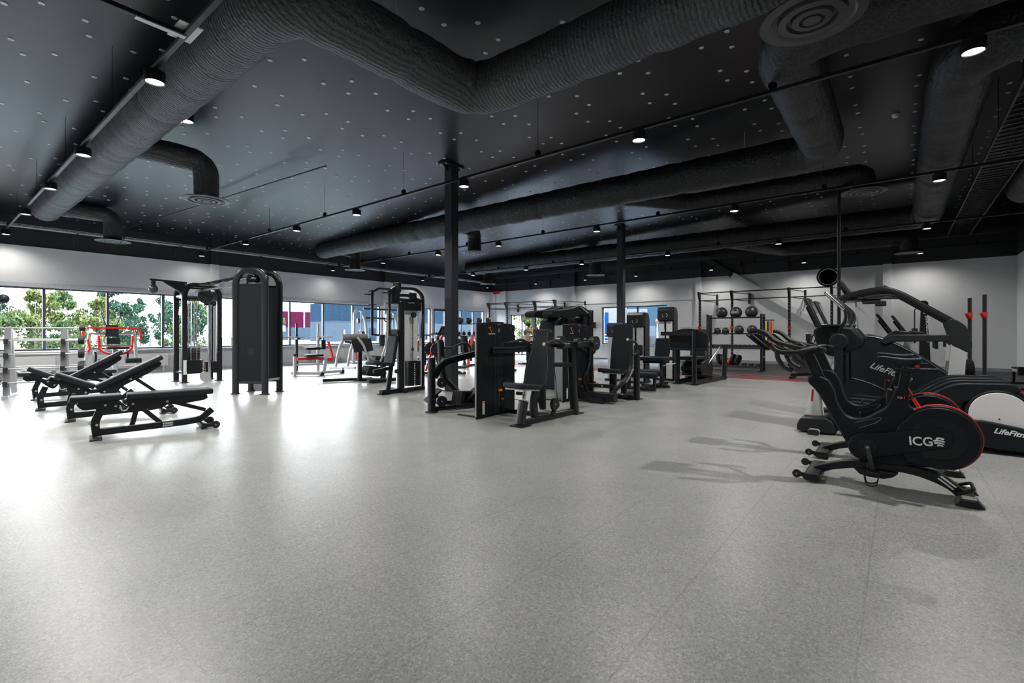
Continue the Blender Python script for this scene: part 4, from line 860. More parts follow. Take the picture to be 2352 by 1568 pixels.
for y,nm in ((4.05,'near'),(4.72,'far')):
    MB().bar([(6.42,y,1.13),(7.22,y,1.13)],.06,.09).build('press_arm',BLK,t)
    if y>4.5: MB().bar([(5.66,y,1.13),(6.4,y,1.13)],.06,.075).build('press_arm',BLK,t)
    disc(t,(6.66,y-.05,1.16),(0,1,0),.07,.09,BLK2,'counterweight'); disc(t,(7.24,y-.03,1.14),(0,1,0),.12,.1,BLK2,'pivot_disc')
    MB().cyl((6.3,y,1.12),(6.46,y,1.12),.045,seg=18).build('hub',BLK2,t)
    grip(t,[(6.36,y,1.12),(6.14,y,1.21),(5.8,y,1.145)],.024,.08,True)
disc(t,(6.08,4.05,.24),(0,1,0),.09,.05); disc(t,(6.2,4.1,.21),(0,1,0),.06,.05); bars(t,'pulley_bracket',[([(6.1,4.1,.07),(6.2,4.08,.26)],.05,.06,0,(1,0,0))])
MB().tube([(6.17,4.05,.25),(6.1,4.08,.9)],.005,seg=6).tube([(6.1,4.5,.24),(6.1,5.0,.24)],.005,seg=6).build('cable',BLK,t)
MB().cyl((6.4,4.9,.3),(6.4,5.02,.3),.03).cyl((6.42,4.98,.3),(6.42,5.0,.3),.034,mi=1).build('shock_absorber',[BLK,ORG],t)
# --- seated row / leg station left of it
t=thing('row_machine','black machine with two round pulleys and foot plates, left of the shoulder press tower','weight machine',(5.9,6.1,0),0); W(t)
bars(t,'front_post',[([(5.4,6.03,.02),(5.4,6.03,.905)],.1,.1,0,(1,0,0))]); foot(t,5.4,6.03,.11,'foot_plate')
MB().bar([(5.45,6.03,.58),(5.62,6.0,.82),(6.4,5.62,1.02)],.08,.11,.25).build('main_arm',BLK,t,ang=50)
disc(t,(5.58,5.98,.48),(.5,.86,0),.085,.07,BLK,'pulley'); disc(t,(5.58,5.98,.17),(.5,.86,0),.09,.07,BLK,'pulley')
MB().bar([(5.9,6.35,1.16),(5.93,6.35,.62),(5.98,6.33,.5),(6.22,6.2,.2)],.09,.1,.15,up=(1,0,0)).build('curved_upright',BLK,t,ang=50); MB().cyl((5.9,6.35,1.15),(5.9,6.35,1.19),.055).build('upright_cap',PLA,t)
grip(t,[(5.93,6.34,1.05),(6.12,6.25,1.05)],.02,0,True); grip(t,[(6.12,6.25,1.05),(6.25,6.18,1.13),(6.36,6.12,1.13),(6.42,6.1,1.0),(6.42,6.1,.8)],.022,.08)
disc(t,(5.86,6.26,.84),(1,-.8,0),.04,.04,BLK2,'adjuster_knob')
bars(t,'base_frame',[([(5.4,6.03,.05),(6.75,5.75,.05)],.08,.07),([(6.1,6.4,.05),(6.4,5.8,.05)],.08,.07)])
for (x,y) in ((5.78,6.42),(6.28,5.98)):
    m=M.Translation((x,y,.21))@M.Rotation(R(-25),4,'Z')@M.Rotation(R(-38),4,'Y'); MB().prism(rrect(.34,.28,.05,3),-.012,.02,'xy',m=m).build('foot_plate',PLA,t,bev=.008)
    MB().bx(-.06,.06,-.1,.1,-.13,-.012,m=m).build('foot_plate_bracket',BLK,t); b=MB(); [b.cyl(m@V((u,v,.02)),m@V((u,v,.024)),.012,seg=8) for u in (-.05,.05) for v in (-.05,.05)]; b.build('bolts',SIL,t)
MB().prism([(6.0,.06),(6.5,.06),(6.3,.28),(6.05,.3)],5.95,6.2).build('base_housing',BLK,t,bev=.01)
# --- chest press
t=thing('chest_press','chest press machine with a tall back pad and bent lever arms','weight machine',(8.6,4.5,0),0); W(t)
tower(t,7.72,8.72,5.0,5.5,1.5,'CHEST PRESS',8.33)
pad('back_pad',t,(9.12,4.42,1.03),(.1,0,1),(-1,-.12,.1),.92,.46,.4,.08)
m=M.Translation((8.72,4.42,.56))@M.Rotation(R(6),4,'Y'); MB().prism(rrect(.56,.44,.08,4),-.04,.04,'xy',m=m).build('seat',PAD,t,bev=.022); MB().prism(rrect(.4,.3,.05,4),-.06,-.041,'xy',m=m).build('seat_board',SIL,t)
bars(t,'seat_post',[([(8.72,4.42,.1),(8.72,4.42,.52)],.12,.1,0,(1,0,0)),([(9.2,4.42,.05),(9.2,4.42,.9)],.1,.1,0,(1,0,0))])
bars(t,'base_frame',[([(8.2,4.42,.05),(9.9,4.42,.05)],.09,.08),([(8.9,4.05,.05),(8.9,5.1,.05)],.09,.08)])
MB().bar([(8.15,4.08,.12),(8.15,4.82,.12)],.16,.16).bx(8.0,8.34,4.28,4.56,0,.1).build('lever_pivot',BLK,t)
bars(t,'side_post',[([(9.0,4.05,.0),(9.0,4.05,.98)],.09,.12,0,(1,0,0))]); MB().bx(8.9,9.12,3.97,4.13,0,.015).build('foot_plate',BLK,t)
MB().bar([(8.3,4.15,.3),(8.3,4.75,.3)],.05,.07).build('lever_link',BLK2,t)
MB().prism([(-.02,0),(.02,0),(0,.035)],-.001,.001,'xz',m=M.Translation((8.262,4.42,.29))@M.Rotation(R(90),4,'Z')).build('warning_triangle',YEL,t)
for s,y in ((-1,3.98),(1,4.86)):
    MB().bar([(8.16,4.42+s*.22,.14),(8.3,y,.42),(8.55,y,.6),(8.62,y,1.02)],.06,.085,.25,up=(1,0,0)).build('lever_arm',BLK,t,ang=50)
    grip(t,[(8.62,y,.9),(8.78,y-s*-.02,.9),(8.84,y+s*.02,.99),(8.78,y+s*.03,1.12),(8.4,y+s*.02,1.19)],.023,.1,True)
MB().bar([(7.7,4.95,1.12),(8.1,4.98,1.1),(8.75,4.98,.88),(8.85,4.98,.6),(8.85,4.98,.08)],.07,.09,.3).build('side_arch',BLK,t,ang=50)
MB().tube([(8.55,4.2,.38),(8.75,4.15,.36),(8.95,4.1,.6)],.022,.06,8).build('start_lever',SIL,t)
MB().ball((8.4,4.6,.33),.02).build('release_knob',ORG,t)
# --- pectoral fly machine with broad overhead arms, behind tower two
t=thing('pectoral_machine','tall black machine with broad angled overhead arms, behind the second tower','weight machine',(9.9,6.2,0),0); W(t)
MB().prism([(9.28,.02),(9.22,1.4),(9.3,1.6),(9.48,1.69),(10.35,1.7),(10.4,.02)],6.1,6.6).build('weight_shroud',SHR,t,bev=.03); MB().prism([(9.7,1.2),(9.68,1.66),(10.3,1.66),(10.3,1.2)],6.07,6.1).build('head_panel',BLK,t,bev=.01)
text('lettering','LifeFitness',.03,frame((9.85,6.065,1.62),(1,0,0),(0,-1,0)),SIL,t,.0006,shear=.3)
for x,y in ((10.25,5.98),(10.58,6.0)):
    MB().bar([(x,y,.02),(x,y,1.88)],.1,.2,up=(1,0,0)).build('upright',BLK,t); MB().cyl((x-.02,y-.055,1.84),(x-.02,y-.051,1.84),.018,seg=12).build('bolt',SIL,t)
for x in (10.38,10.45): MB().cyl((x,6.05,.05),(x,6.05,2.0),.02,seg=12).build('guide_rod',CHR,t)
bars(t,'crossbar',[([(10.2,6.0,1.76),(10.7,6.0,1.76)],.05,.06)])
bars(t,'base_frame',[([(9.2,6.05,.05),(10.9,6.05,.05)],.08,.08),([(10.4,5.7,.05),(10.4,6.9,.05)],.08,.08)])
for y in (5.72,6.2):
    MB().prism(spl([(8.56,1.66),(8.6,1.79),(9.2,1.85),(9.62,1.94),(9.8,1.93),(10.15,1.8),(10.1,1.72),(9.75,1.75),(9.4,1.66),(9.0,1.66)],3),y,y+.28).build('overhead_arm',SHR,t,bev=.02)
    MB().bar([(9.65,y-.01,1.92),(10.05,y-.01,1.76)],.012,.03).build('arm_trim',SIL,t)
    MB().cyl((10.05,y-.03,1.76),(10.05,y+.3,1.76),.05).build('pivot',BLK2,t)
pad('back_pad',t,(10.3,6.9,.95),(.1,0,1),(-1,0,.1),.8,.36,.3)
MB().prism(rrect(.4,.4,.06,4,10.1,6.95),.48,.55,'xy').build('seat',PAD,t,bev=.02); bars(t,'seat_post',[([(10.15,6.95,.05),(10.15,6.95,.48)],.1,.1,0,(1,0,0))])
W()
# ---------------- left-hand and centre-left equipment -----------------
def loc(m,pts): return [m@V(p) for p in pts]
# --- cable crossover: shrouded end tower
t=thing('cable_tower','tall black shrouded cable tower with arched tops, standing alone left of centre','cable machine',(4.8,11.0,0),R(-58))
for y in (-.26,.26):
    MB().bar([(-.34,y,.02),(-.34,y,2.45),(-.2,y,2.66),(.2,y,2.66),(.34,y,2.45),(.34,y,.02)],.13,.06,.24,up=(0,1,0)).build('arched_frame',BLK2,t,ang=60)
    MB().bx(-.31,.31,y-.012,y+.012,.27,2.36).build('shroud_panel',SHR,t,bev=.004)
    MB().bar([(-.34,y,.25),(.34,y,.25)],.05,.05).bar([(-.34,y,2.36),(.34,y,2.36)],.04,.03).build('crosspiece',BLK2,t)
    for x in (-.34,.34): foot(t,x,y,.1)
for x in (-.34,.34): MB().bx(x-.008,x+.008,-.22,.22,.3,2.3).build('side_panel',SHR,t); 
for x in (-.34,.34): MB().bar([(x,-.26,.3),(x,.26,.3)],.04,.05).build('side_rail',SIL,t)
MB().lathe([(.07,0),(.078,0),(.078,.004),(.07,.004),(.07,0)],(0.02,-.273,.92),(0,-1,0)).build('round_emblem',GRM,t)
MB().lathe([(0,2.68),(.16,2.68),(.17,2.66),(0,2.66)],(0,0,0)).build('top_cap',BLK,t)
for x in (-.16,.0,.14): disc(t,(x,0,2.5),(0,1,0) if x else (1,0,0),.1,.06,BLK2)
MB().bx(-.2,.2,-.04,.04,2.38,2.42).cyl((0,-.2,2.5),(0,.2,2.5),.02).build('pulley_bracket',SIL,t)
MB().prism(spl([(-.05,.28),(-.06,.08),(.05,.04),(.16,.08),(.17,.28)],3),-.05,.05).build('low_pulley',SIL,t); disc(t,(.09,0,.14),(0,1,0),.08,.06)
# --- cable crossover: open multi-station tower and crossbar
t=thing('cable_tower','open multi-station cable tower with weight stacks and chrome rods, left of the shrouded tower','cable machine',(4.97,14.95,0),0)
for (x0,y0,x1,y1) in ((-.42,-.22,.42,-.22),(-.42,.42,.42,.42)):
    MB().bar([(x0,y0,.02),(x0,y0,2.4),(x0+.12,y0,2.6),(x1-.12,y1,2.6),(x1,y1,2.4),(x1,y1,.02)],.12,.09,.24,up=(0,1,0)).build('arched_frame',BLK2,t,ang=60)
    MB().bar([(x0,y0,.26),(x1,y1,.26)],.06,.06).bar([(x0,y0,2.24),(x1,y1,2.24)],.05,.06).build('crosspiece',BLK2,t)
    for x in (x0,x1): foot(t,x,y0,.12)
for x in (-.42,.42): MB().bar([(x,-.22,.26),(x,.42,.26)],.06,.06).bar([(x,-.22,2.3),(x,.42,2.3)],.06,.06).build('side_rail',BLK2,t)
for (x,y,w,h) in ((-.2,-.22,.19,.32),(.22,-.22,.16,.3),(-.05,.42,.19,.66)):
    b=MB(); n=int(h/.045)
    for i in range(n): b.bx(x-w,x+w,y-.07,y+.07,.28+.045*i,.28+.045*i+.041)
    b.build('weight_stack',BLK,t)
    MB().cyl((x-.07,y,.25),(x-.07,y,2.24),.012,seg=8).cyl((x+.07,y,.25),(x+.07,y,2.24),.012,seg=8).tube([(x,y,.28+h),(x,y,2.3)],.005,seg=6).build('guide_rods',CHR,t)
b=MB(); [b.bx(.035,.055,-.294,-.29,.32+.02*i,.328+.02*i) for i in range(12)]; b.build('weight_marks',ORG,t)
MB().cyl((.1,-.42,.02),(.1,-.42,2.1),.035,seg=16).bar([(.1,-.42,.3),(.1,-.2,.3)],.04,.04).build('adjustable_column',CHR,t)
MB().cyl((-.03,-.5,2.3),(.15,-.34,2.3),.2,seg=32).build('pulley_housing',BLK2,t,bev=.02)
for a in (-.06,.1): disc(t,(.1+a,-.42,2.12),(0,1,0),.07,.05)
MB().prism(spl([(-.1,.26),(-.12,.1),(.0,.0),(.08,.06),(.06,.26)],3),-.46,-.4).build('low_pulley',SIL,t)
MB().bx(-.46,-.38,-.285,-.271,.22,.6).build('warning_label',WHT,t)
W(t)
MB().bar([(3.78,14.7,2.66),(4.6,14.75,2.64)],.1,.05).prism([(4.05,2.63),(4.55,2.63),(4.55,2.3),(4.4,2.42)],14.7,14.78).build('outrigger_arm',BLK2,t); W()
t2=thing('speed_ball','small round speed ball hanging from the cable tower arm before the window','speed ball',(3.86,14.7,2.5)); MB().ball((0,0,-.07),.1,(1,1,1.1)).build('ball',GRM,t2); MB().cyl((0,0,.02),(0,0,.135),.05).build('swivel',BLK,t2); MB().tube([(-.02,0,-.17),(-.02,0,-.5)],.004,seg=5).lathe([(.025,0),(.032,0),(.032,.006),(.025,.006),(.025,0)],(-.02,0,-.54),(1,0,0),12).build('cord',BLK,t2)
t=thing('cable_crossbar','long crossbar with pull-up grips linking the two cable towers','crossbar',(4.9,13,2.6),0); W(t)
MB().bar([(4.85,11.28,2.62),(4.97,14.7,2.62)],.07,.08).build('beam',BLK2,t); MB().bar([(4.7,11.28,2.42),(4.8,14.7,2.42)],.05,.05).build('lower_beam',BLK2,t)
for y in (11.9,12.6,13.3): MB().tube([(4.9,y,2.6),(4.6,y,2.56),(4.55,y+.04,2.5),(4.55,y+.35,2.5),(4.6,y+.4,2.56),(4.9,y+.4,2.6)],.018,.05,8).build('pull_up_grip',RUB,t)
W()
# --- pulldown tower
t=thing('pulldown_machine','tall pulldown tower with white guards and a seat, left of the near column','weight machine',(6.85,8.65,0),0); W(t)
bars(t,'base_frame',[([(6.27,8.6,.05),(7.46,8.6,.05)],.1,.09),([(6.8,8.4,.05),(6.8,9.0,.05)],.08,.08)]); MB().bx(6.24,6.44,8.5,8.7,0,.014).build('foot_plate',BLK,t)
bars(t,'main_upright',[([(6.8,8.6,.06),(6.8,8.6,2.0)],.12,.13,0,(1,0,0))])
MB().bar([(6.74,8.6,2.3),(7.2,8.6,2.32),(7.42,8.6,2.2),(7.43,8.6,1.95),(7.43,8.6,.06)],.06,.08,.18,up=(0,1,0)).build('curved_frame',BLK,t,ang=60)
MB().bx(6.84,7.36,8.56,8.66,1.82,2.02).bx(6.72,7.42,8.56,8.64,2.02,2.08).build('head_panel',BLK,t,bev=.01); text('lettering','PULLDOWN',.03,frame((6.98,8.555,1.98),(1,0,0),(0,-1,0)),WLT,t,.0005)
MB().bx(6.86,6.9,8.58,8.62,.12,1.8).bx(7.33,7.38,8.58,8.62,.12,1.8).bx(6.9,7.33,8.66,8.67,.12,1.82).build('white_guard',mat('frosted_guard',(.7,.71,.72),.4),t)
b=MB(); [b.bx(6.95,7.3,8.52,8.64,.13+.04*i,.166+.04*i) for i in range(14)]; b.build('weight_stack',BLK,t)
b=MB(); [b.bx(7.11,7.14,8.512,8.52,.14+.04*i,.156+.04*i) for i in range(13)]; b.build('weight_marks',WLT,t)
MB().cyl((7.12,8.58,.66),(7.12,8.58,1.8),.008,seg=6).cyl((7.12,8.58,.92),(7.12,8.58,1.0),.035,.01).build('stack_cable',BLK,t); disc(t,(7.12,8.55,1.72),(0,1,0),.06,.06)
MB().bx(6.5,6.72,8.52,8.68,1.95,2.25).bx(6.66,6.74,8.5,8.7,2.2,2.42).build('arm_housing',BLK,t,bev=.015)
MB().bar([(6.7,8.6,2.14),(7.0,8.6,2.16),(7.4,8.6,2.04)],.05,.06,.1).bx(7.02,7.2,8.54,8.6,2.04,2.22).build('lever_arm',BLK,t)
for y in (8.3,8.9):
    MB().bar([(6.62,8.6,2.25),(6.45,y,2.3),(6.28,y,2.2)],.04,.05,.05).build('pulldown_arm',BLK,t)
    MB().cyl((6.27,y,1.26),(6.27,y,2.24),.028).cyl((6.27,y,1.92),(6.27,y,1.94),.09).cyl((6.27,y,2.2),(6.27,y,2.22),.08).build('hanging_post',BLK,t); grip(t,[(6.27,y,1.28),(6.45,y,1.27)],.02,0,True)
    MB().lathe([(.1,0),(.112,0),(.112,.012),(.1,.012),(.1,0)],(6.2,y,2.14),(0,0,1)).build('ring_grip',BLK,t)
grip(t,[(7.38,8.5,1.75),(7.3,8.46,1.5),(7.28,8.46,1.2)],.025,.08,False,RUB,'strap_handle')
pad('back_pad',t,(6.58,8.62,1.02),(.22,0,1),(-1,0,.2),.74,.3,.28,.08)
m=M.Translation((6.28,8.62,.66))@M.Rotation(R(5),4,'Y'); MB().prism(rrect(.56,.34,.06,4),-.04,.035,'xy',m=m).build('seat',PAD,t,bev=.02)
bars(t,'seat_post',[([(6.47,8.62,.08),(6.56,8.62,.62)],.07,.09,0,(1,0,0)),([(6.5,8.62,.55),(6.1,8.62,.5)],.06,.07)]); disc(t,(6.66,8.55,.48),(0,1,0),.05,.06,BLK2,'adjuster_knob')
# --- extension / kneeling curl machine
t=thing('leg_curl_machine','black machine with paired rectangular pads and a pale thick roller, left of the pulldown tower','weight machine',(7.6,11.2,0),0); W(t)
bars(t,'base_frame',[([(6.9,12.0,.05),(8.1,11.5,.05)],.1,.08),([(7.45,10.75,.06),(8.3,10.75,.06)],.12,.1),([(7.6,11.7,.05),(8.2,10.8,.05)],.09,.08)])
bars(t,'upright',[([(7.5,11.2,.06),(7.5,11.2,.9)],.09,.1,0,(1,0,0)),([(8.1,11.0,.08),(8.1,11.0,.6)],.12,.12,0,(1,0,0))])
for x in (7.4,7.7): pad('arm_pad',t,(x,11.15,.99),(-.22,0,1),(-.45,-.85,.12),.34,.25,.25,.07)
MB().cyl((7.1,11.4,1.2),(7.75,11.25,1.21),.085,seg=24).build('roller_pad',mat('grey_vinyl_roller',(.2,.2,.19),.5),t,bev=.02)
MB().tube([(7.3,11.0,1.2),(7.45,10.95,1.0),(7.6,10.95,.62)],.03,.1).tube([(7.6,11.2,.9),(7.9,11.1,.55),(8.0,11.1,.42)],.035,.1).build('linkage',SIL,t)
MB().prism([(7.5,.2),(7.66,.45),(8.15,.38),(8.2,.18),(7.9,.14)],10.95,11.3).build('seat_base',BLK,t,bev=.03)
MB().prism(rrect(.45,.3,.05,3,8.0,11.1),.5,.57,'xy').build('seat',PAD,t,bev=.02)
for y in (10.9,11.35): MB().cyl((7.75,y,.66),(8.2,y,.62),.06).build('roller_pad',PAD,t)
MB().tube([(7.9,10.85,.55),(8.05,10.8,1.0),(8.05,10.8,1.35)],.025,.1).build('handle_bar',SIL,t)
# --- arched silver preacher frame
t=thing('abdominal_bench','silver frame with two tall arched legs, behind the leg curl machine','weight machine',(10.2,16,0),0); W(t)
for x in (9.95,10.45):
    MB().tube([(x-.12,16.2,.05),(x-.02,16.2,.6),(x+.12,16.15,1.05),(x+.5,16.1,1.15)],.05,.3).build('arched_leg',SIL,t); MB().bar([(x-.12,15.7,.04),(x-.12,16.6,.04)],.08,.08).build('foot_bar',SIL,t)
MB().bar([(10.2,16.2,1.0),(10.9,16.0,.9)],.06,.08).build('cross_frame',GRM,t); MB().cyl((10.55,15.95,.35),(10.55,15.95,.72),.05).build('bumper',RED,t)
# --- olympic bench
t=thing('olympic_bench','silver and red bench press station with upright posts, before the red and blue buildings','bench press',(8.1,14.6,0),0); W(t)
for x,y in ((7.6,14.75),(8.52,15.1)):
    bars(t,'upright',[([(x,y,.05),(x,y,1.25)],.07,.08,0,(1,0,0)),([(x,y,1.25),(x,y,1.62)],.06,.06,0,(1,0,0))],GRM if x<8 else SIL); MB().bx(x-.05,x+.05,y-.14,y-.02,1.12,1.17).build('bar_hook',BLK,t)
bars(t,'spotter_post',[([(7.42,14.5,.0),(7.42,14.5,.62)],.08,.08,0,(1,0,0))],SIL); MB().cyl((7.42,14.5,.6),(7.42,14.5,.68),.05).build('post_cap',RUB,t)
bars(t,'base_frame',[([(7.42,14.7,.08),(8.0,13.95,.08)],.1,.1),([(7.9,14.1,.08),(8.9,14.3,.08)],.09,.09),([(7.42,14.5,.34),(8.3,14.3,.34)],.05,.05),([(8.2,14.2,.05),(8.3,14.25,.55)],.08,.1,0,(1,0,0))],SIL)
MB().bar([(7.5,14.5,.52),(8.0,14.35,.53),(8.5,14.25,.47)],.07,.09,.1).bar([(8.55,14.25,.5),(8.42,14.3,1.05)],.07,.06,up=(1,0,0)).build('red_frame',RED,t)
MB().prism(rrect(.55,.3,.05,3,7.95,14.35),.58,.65,'xy').build('seat',PAD,t,bev=.02); pad('back_pad',t,(8.05,14.6,.84),(-1,0,-.15),(0,-.1,1),.5,.26,.26); MB().bx(8.2,8.34,14.3,14.4,.8,1.1).build('knee_support',BLK,t,bev=.02)
MB().bx(7.95,8.05,13.9,14.0,0,.1).bx(8.85,8.97,14.25,14.35,0,.12).build('foot_block',RUB,t)
W()
t=thing('barbell','long silver barbell lying across the bench press station uprights','barbell',(8.06,14.83,1.19),R(20)); MB().cyl((-1.08,0,0),(1.08,0,0),.014,seg=12).cyl((-1.1,0,0),(-.7,0,0),.025,seg=12).cyl((.7,0,0),(1.1,0,0),.025,seg=12).build('bar',SIL,t)
# --- smith machine / half rack by the window
t=thing('smith_machine','silver smith machine with curved column tops by the windows, left of the pulldown tower','weight machine',(12.6,18.2,0),0); W(t)
for x in (12.3,14.0):
    MB().bar([(x+.5,18.4,.02),(x+.3,18.4,1.9),(x+.1,18.4,2.3),(x-.1,18.4,2.36),(x-.25,18.4,2.2),(x-.3,18.4,.05)],.08,.12,.25,up=(0,1,0)).build('column',SIL,t,ang=60)
    MB().cyl((x-.12,18.2,.1),(x-.02,18.2,2.25),.02).build('guide_rod',CHR,t)
bars(t,'top_beam',[([(12.5,18.4,2.4),(14.3,18.4,2.4)],.08,.08),([(12.5,18.5,2.0),(14.3,18.5,2.0)],.08,.08),([(13.6,18.4,1.95),(13.95,18.4,1.6)],.04,.05)],GRM)
bars(t,'base_frame',[([(12.0,18.4,.05),(14.6,18.4,.05)],.1,.1),([(12.1,17.6,.05),(12.1,18.9,.05)],.1,.1),([(14.2,17.6,.05),(14.2,18.9,.05)],.1,.1)],SIL)
MB().cyl((12.0,18.1,1.2),(14.6,18.1,1.2),.02).build('bar',SIL,t)
for x in (12.2,12.3): disc(t,(x-.05,18.1,1.25),(1,0,0),.17,.05,GRM,'weight_plate')
disc(t,(12.1,18.2,1.85),(1,0,0),.1,.1,GRM,'weight_plate'); pad('back_pad',t,(13.2,17.9,1.0),(0,0,1),(-1,-.6,0),.5,.3,.3)
W()
# --- red plate loaded press by the window
t=thing('plate_loaded_press','silver press machine with a bright red yoke and black pads before the left window','weight machine',(3.55,17.3,0),0); W(t)
MB().bar([(2.98,17.2,1.14),(2.93,17.2,1.3),(2.95,17.2,1.46),(4.12,17.2,1.46),(4.2,17.2,1.35),(4.22,17.2,1.14)],.05,.07,.08,up=(0,1,0)).build('red_yoke',RED,t,ang=60)
MB().tube([(3.26,17.1,1.24),(3.26,17.1,.86),(3.42,17.1,.74),(3.8,17.1,.72),(3.99,17.1,.86),(4.0,17.1,1.24)],.03,.1).tube([(3.26,17.1,.97),(4.0,17.1,.95)],.02).tube([(3.02,17.1,1.15),(3.06,17.1,.88),(3.02,17.1,.8)],.03).build('red_arms',RED,t)
MB().tube([(3.62,16.95,.75),(3.64,16.9,.58)],.035).build('red_handle',RED,t)
pad('back_pad',t,(3.55,17.2,1.38),(0,.1,1),(0,-1,.1),.32,.3,.28); pad('lumbar_pad',t,(3.57,17.15,1.1),(0,.05,1),(0,-1,.05),.17,.3,.29,.06)
MB().prism(rrect(.5,.36,.06,3,3.62,16.95),.87,.94,'xy').build('seat',PAD,t,bev=.02)
for x in (3.1,4.08): MB().bar([(x,17.3,1.32),(x+(x-3.6)*.12,17.35,.7),(x+(x-3.6)*.25,17.4,.03)],.07,.09,up=(0,1,0)).build('splayed_leg',SIL,t)
MB().tube([(3.1,17.3,1.3),(4.08,17.3,1.3)],.03).tube([(3.15,17.3,.35),(4.15,17.3,.35)],.035).bar([(3.6,17.6,.05),(3.6,16.7,.05)],.08,.08).bar([(3.6,17.1,.05),(3.6,17.1,.9)],.08,.1,up=(1,0,0)).bar([(3.0,17.4,.04),(4.3,17.4,.04)],.08,.08).build('silver_frame',SIL,t)
MB().cyl((3.75,16.7,.55),(4.1,16.7,.55),.07).build('roller_pad',PAD,t); MB().cyl((3.15,16.7,.55),(3.45,16.7,.55),.07).build('roller_pad',PAD,t)
MB().tube([(3.5,17.4,1.4),(3.4,17.45,1.79)],.018).tube([(3.65,17.4,1.4),(3.8,17.45,1.8)],.018).build('plate_horns',GRM,t)
disc(t,(3.2,17.3,.66),(1,0,0),.16,.05,BLK,'weight_plate'); disc(t,(3.9,17.3,.7),(1,0,0),.16,.05,BLK,'weight_plate')
W()
# --- barbell rack with fixed barbells
t=thing('barbell_rack','grey upright rack holding fixed barbells at the far left edge','barbell rack',(1.68,14.05,0),R(-15))
for x in (-.42,.42):
    MB().bar([(x,-.2,.03),(x,-.1,.9),(x,-.05,1.42)],.1,.09,.2,up=(0,1,0)).build('front_post',GRY,t); MB().bar([(x,.5,.03),(x,.2,.9),(x,.08,1.4)],.09,.08,.2,up=(0,1,0)).build('rear_post',SIL,t)
    MB().bar([(x,-.35,.03),(x,.6,.03)],.1,.06).build('foot',SIL,t)
    for z in (1.15,.87,.58,.3):
        y=-.2+.1*z; MB().bx(x-.035,x+.035,y-.16,y,z-.06,z-.02).bx(x-.035,x+.035,y-.16,y-.13,z-.02,z+.04).build('saddle_hook',RUB,t)
bl=['topmost','second highest','third highest','fourth highest','lowest']
pr=None
for i,(z,y,r) in enumerate(((1.42,-.05,.06),(1.16,-.19,.085),(.88,-.21,.1),(.59,-.235,.11),(.31,-.26,.115))):
    p=t.matrix_basis@V((0,y-.01,z)); q=M.Translation((1.68,14.05,0))@M.Rotation(R(-15),4,'Z')@V((0,y,z))
    w=thing('fixed_barbell',bl[i]+' fixed barbell on the front of the grey rack at far left','barbell',tuple(q),R(-15),'fixed barbells on the grey rack')
    MB().cyl((-.78,0,0),(.78,0,0),.016,seg=12).build('bar',SIL,w)
    for s in (-1,1): MB().cyl((s*.66,0,0),(s*.76,0,0),r,seg=24).build('end_weight',RUB,w,bev=.01)
for i,(z,y,r) in enumerate(((1.18,.2,.08),(.9,.3,.09),(.6,.36,.1),(.32,.45,.1))):
    q=M.Translation((1.68,14.05,0))@M.Rotation(R(-15),4,'Z')@V((0,y+.02,z))
    w=thing('fixed_barbell',['top','second','third','bottom'][i]+' fixed barbell on the window side of the grey rack','barbell',tuple(q),R(-15),'fixed barbells on the grey rack')
    MB().cyl((-.74,0,0),(.74,0,0),.016,seg=12).build('bar',SIL,w)
    for s in (-1,1): MB().cyl((s*.62,0,0),(s*.72,0,0),r,seg=24).build('end_weight',RUB,w,bev=.01)
# hanging boxing ball at the left edge
t=thing('boxing_ball_stand','black bracket with a hanging boxing ball and cord at the extreme left','boxing ball',(.9,17,0),0)
MB().cyl((0,0,.02),(0,0,2.3),.04).cyl((0,0,0),(0,0,.02),.25).build('stand',BLK,t); MB().tube([(0,0,2.28),(.25,0,2.34),(.48,0,2.28)],.04,.1).build('arm',BLK,t); MB().ball((.54,0,2.15),.11).build('ball',PAD,t); MB().tube([(.5,-.02,2.05),(.5,-.02,1.05)],.004,seg=5).build('cord',YEL,t)
# radiators under the windows
for i,(x,lb) in enumerate(((2.0,'behind the barbell rack'),(4.9,'behind the cable tower'),(9.0,'behind the bench press station'),(11.8,'left of the smith machine'))):
    t=thing('radiator','white panel radiator under the window '+lb,'radiator',(x,20.12,.12),0,'radiators under the windows'); MB().bx(-.8,.8,-.06,.05,.06,.5).build('panel',WHT,t,bev=.01); b=MB(); [b.bx(-.78+.05*i_,-.76+.05*i_,-.064,-.06,.08,.48) for i_ in range(31)]; b.build('fins',WHT,t); MB().bx(-.7,-.66,-.03,.02,-.12,.06).bx(.66,.7,-.03,.02,-.12,.06).build('legs',WHT,t)
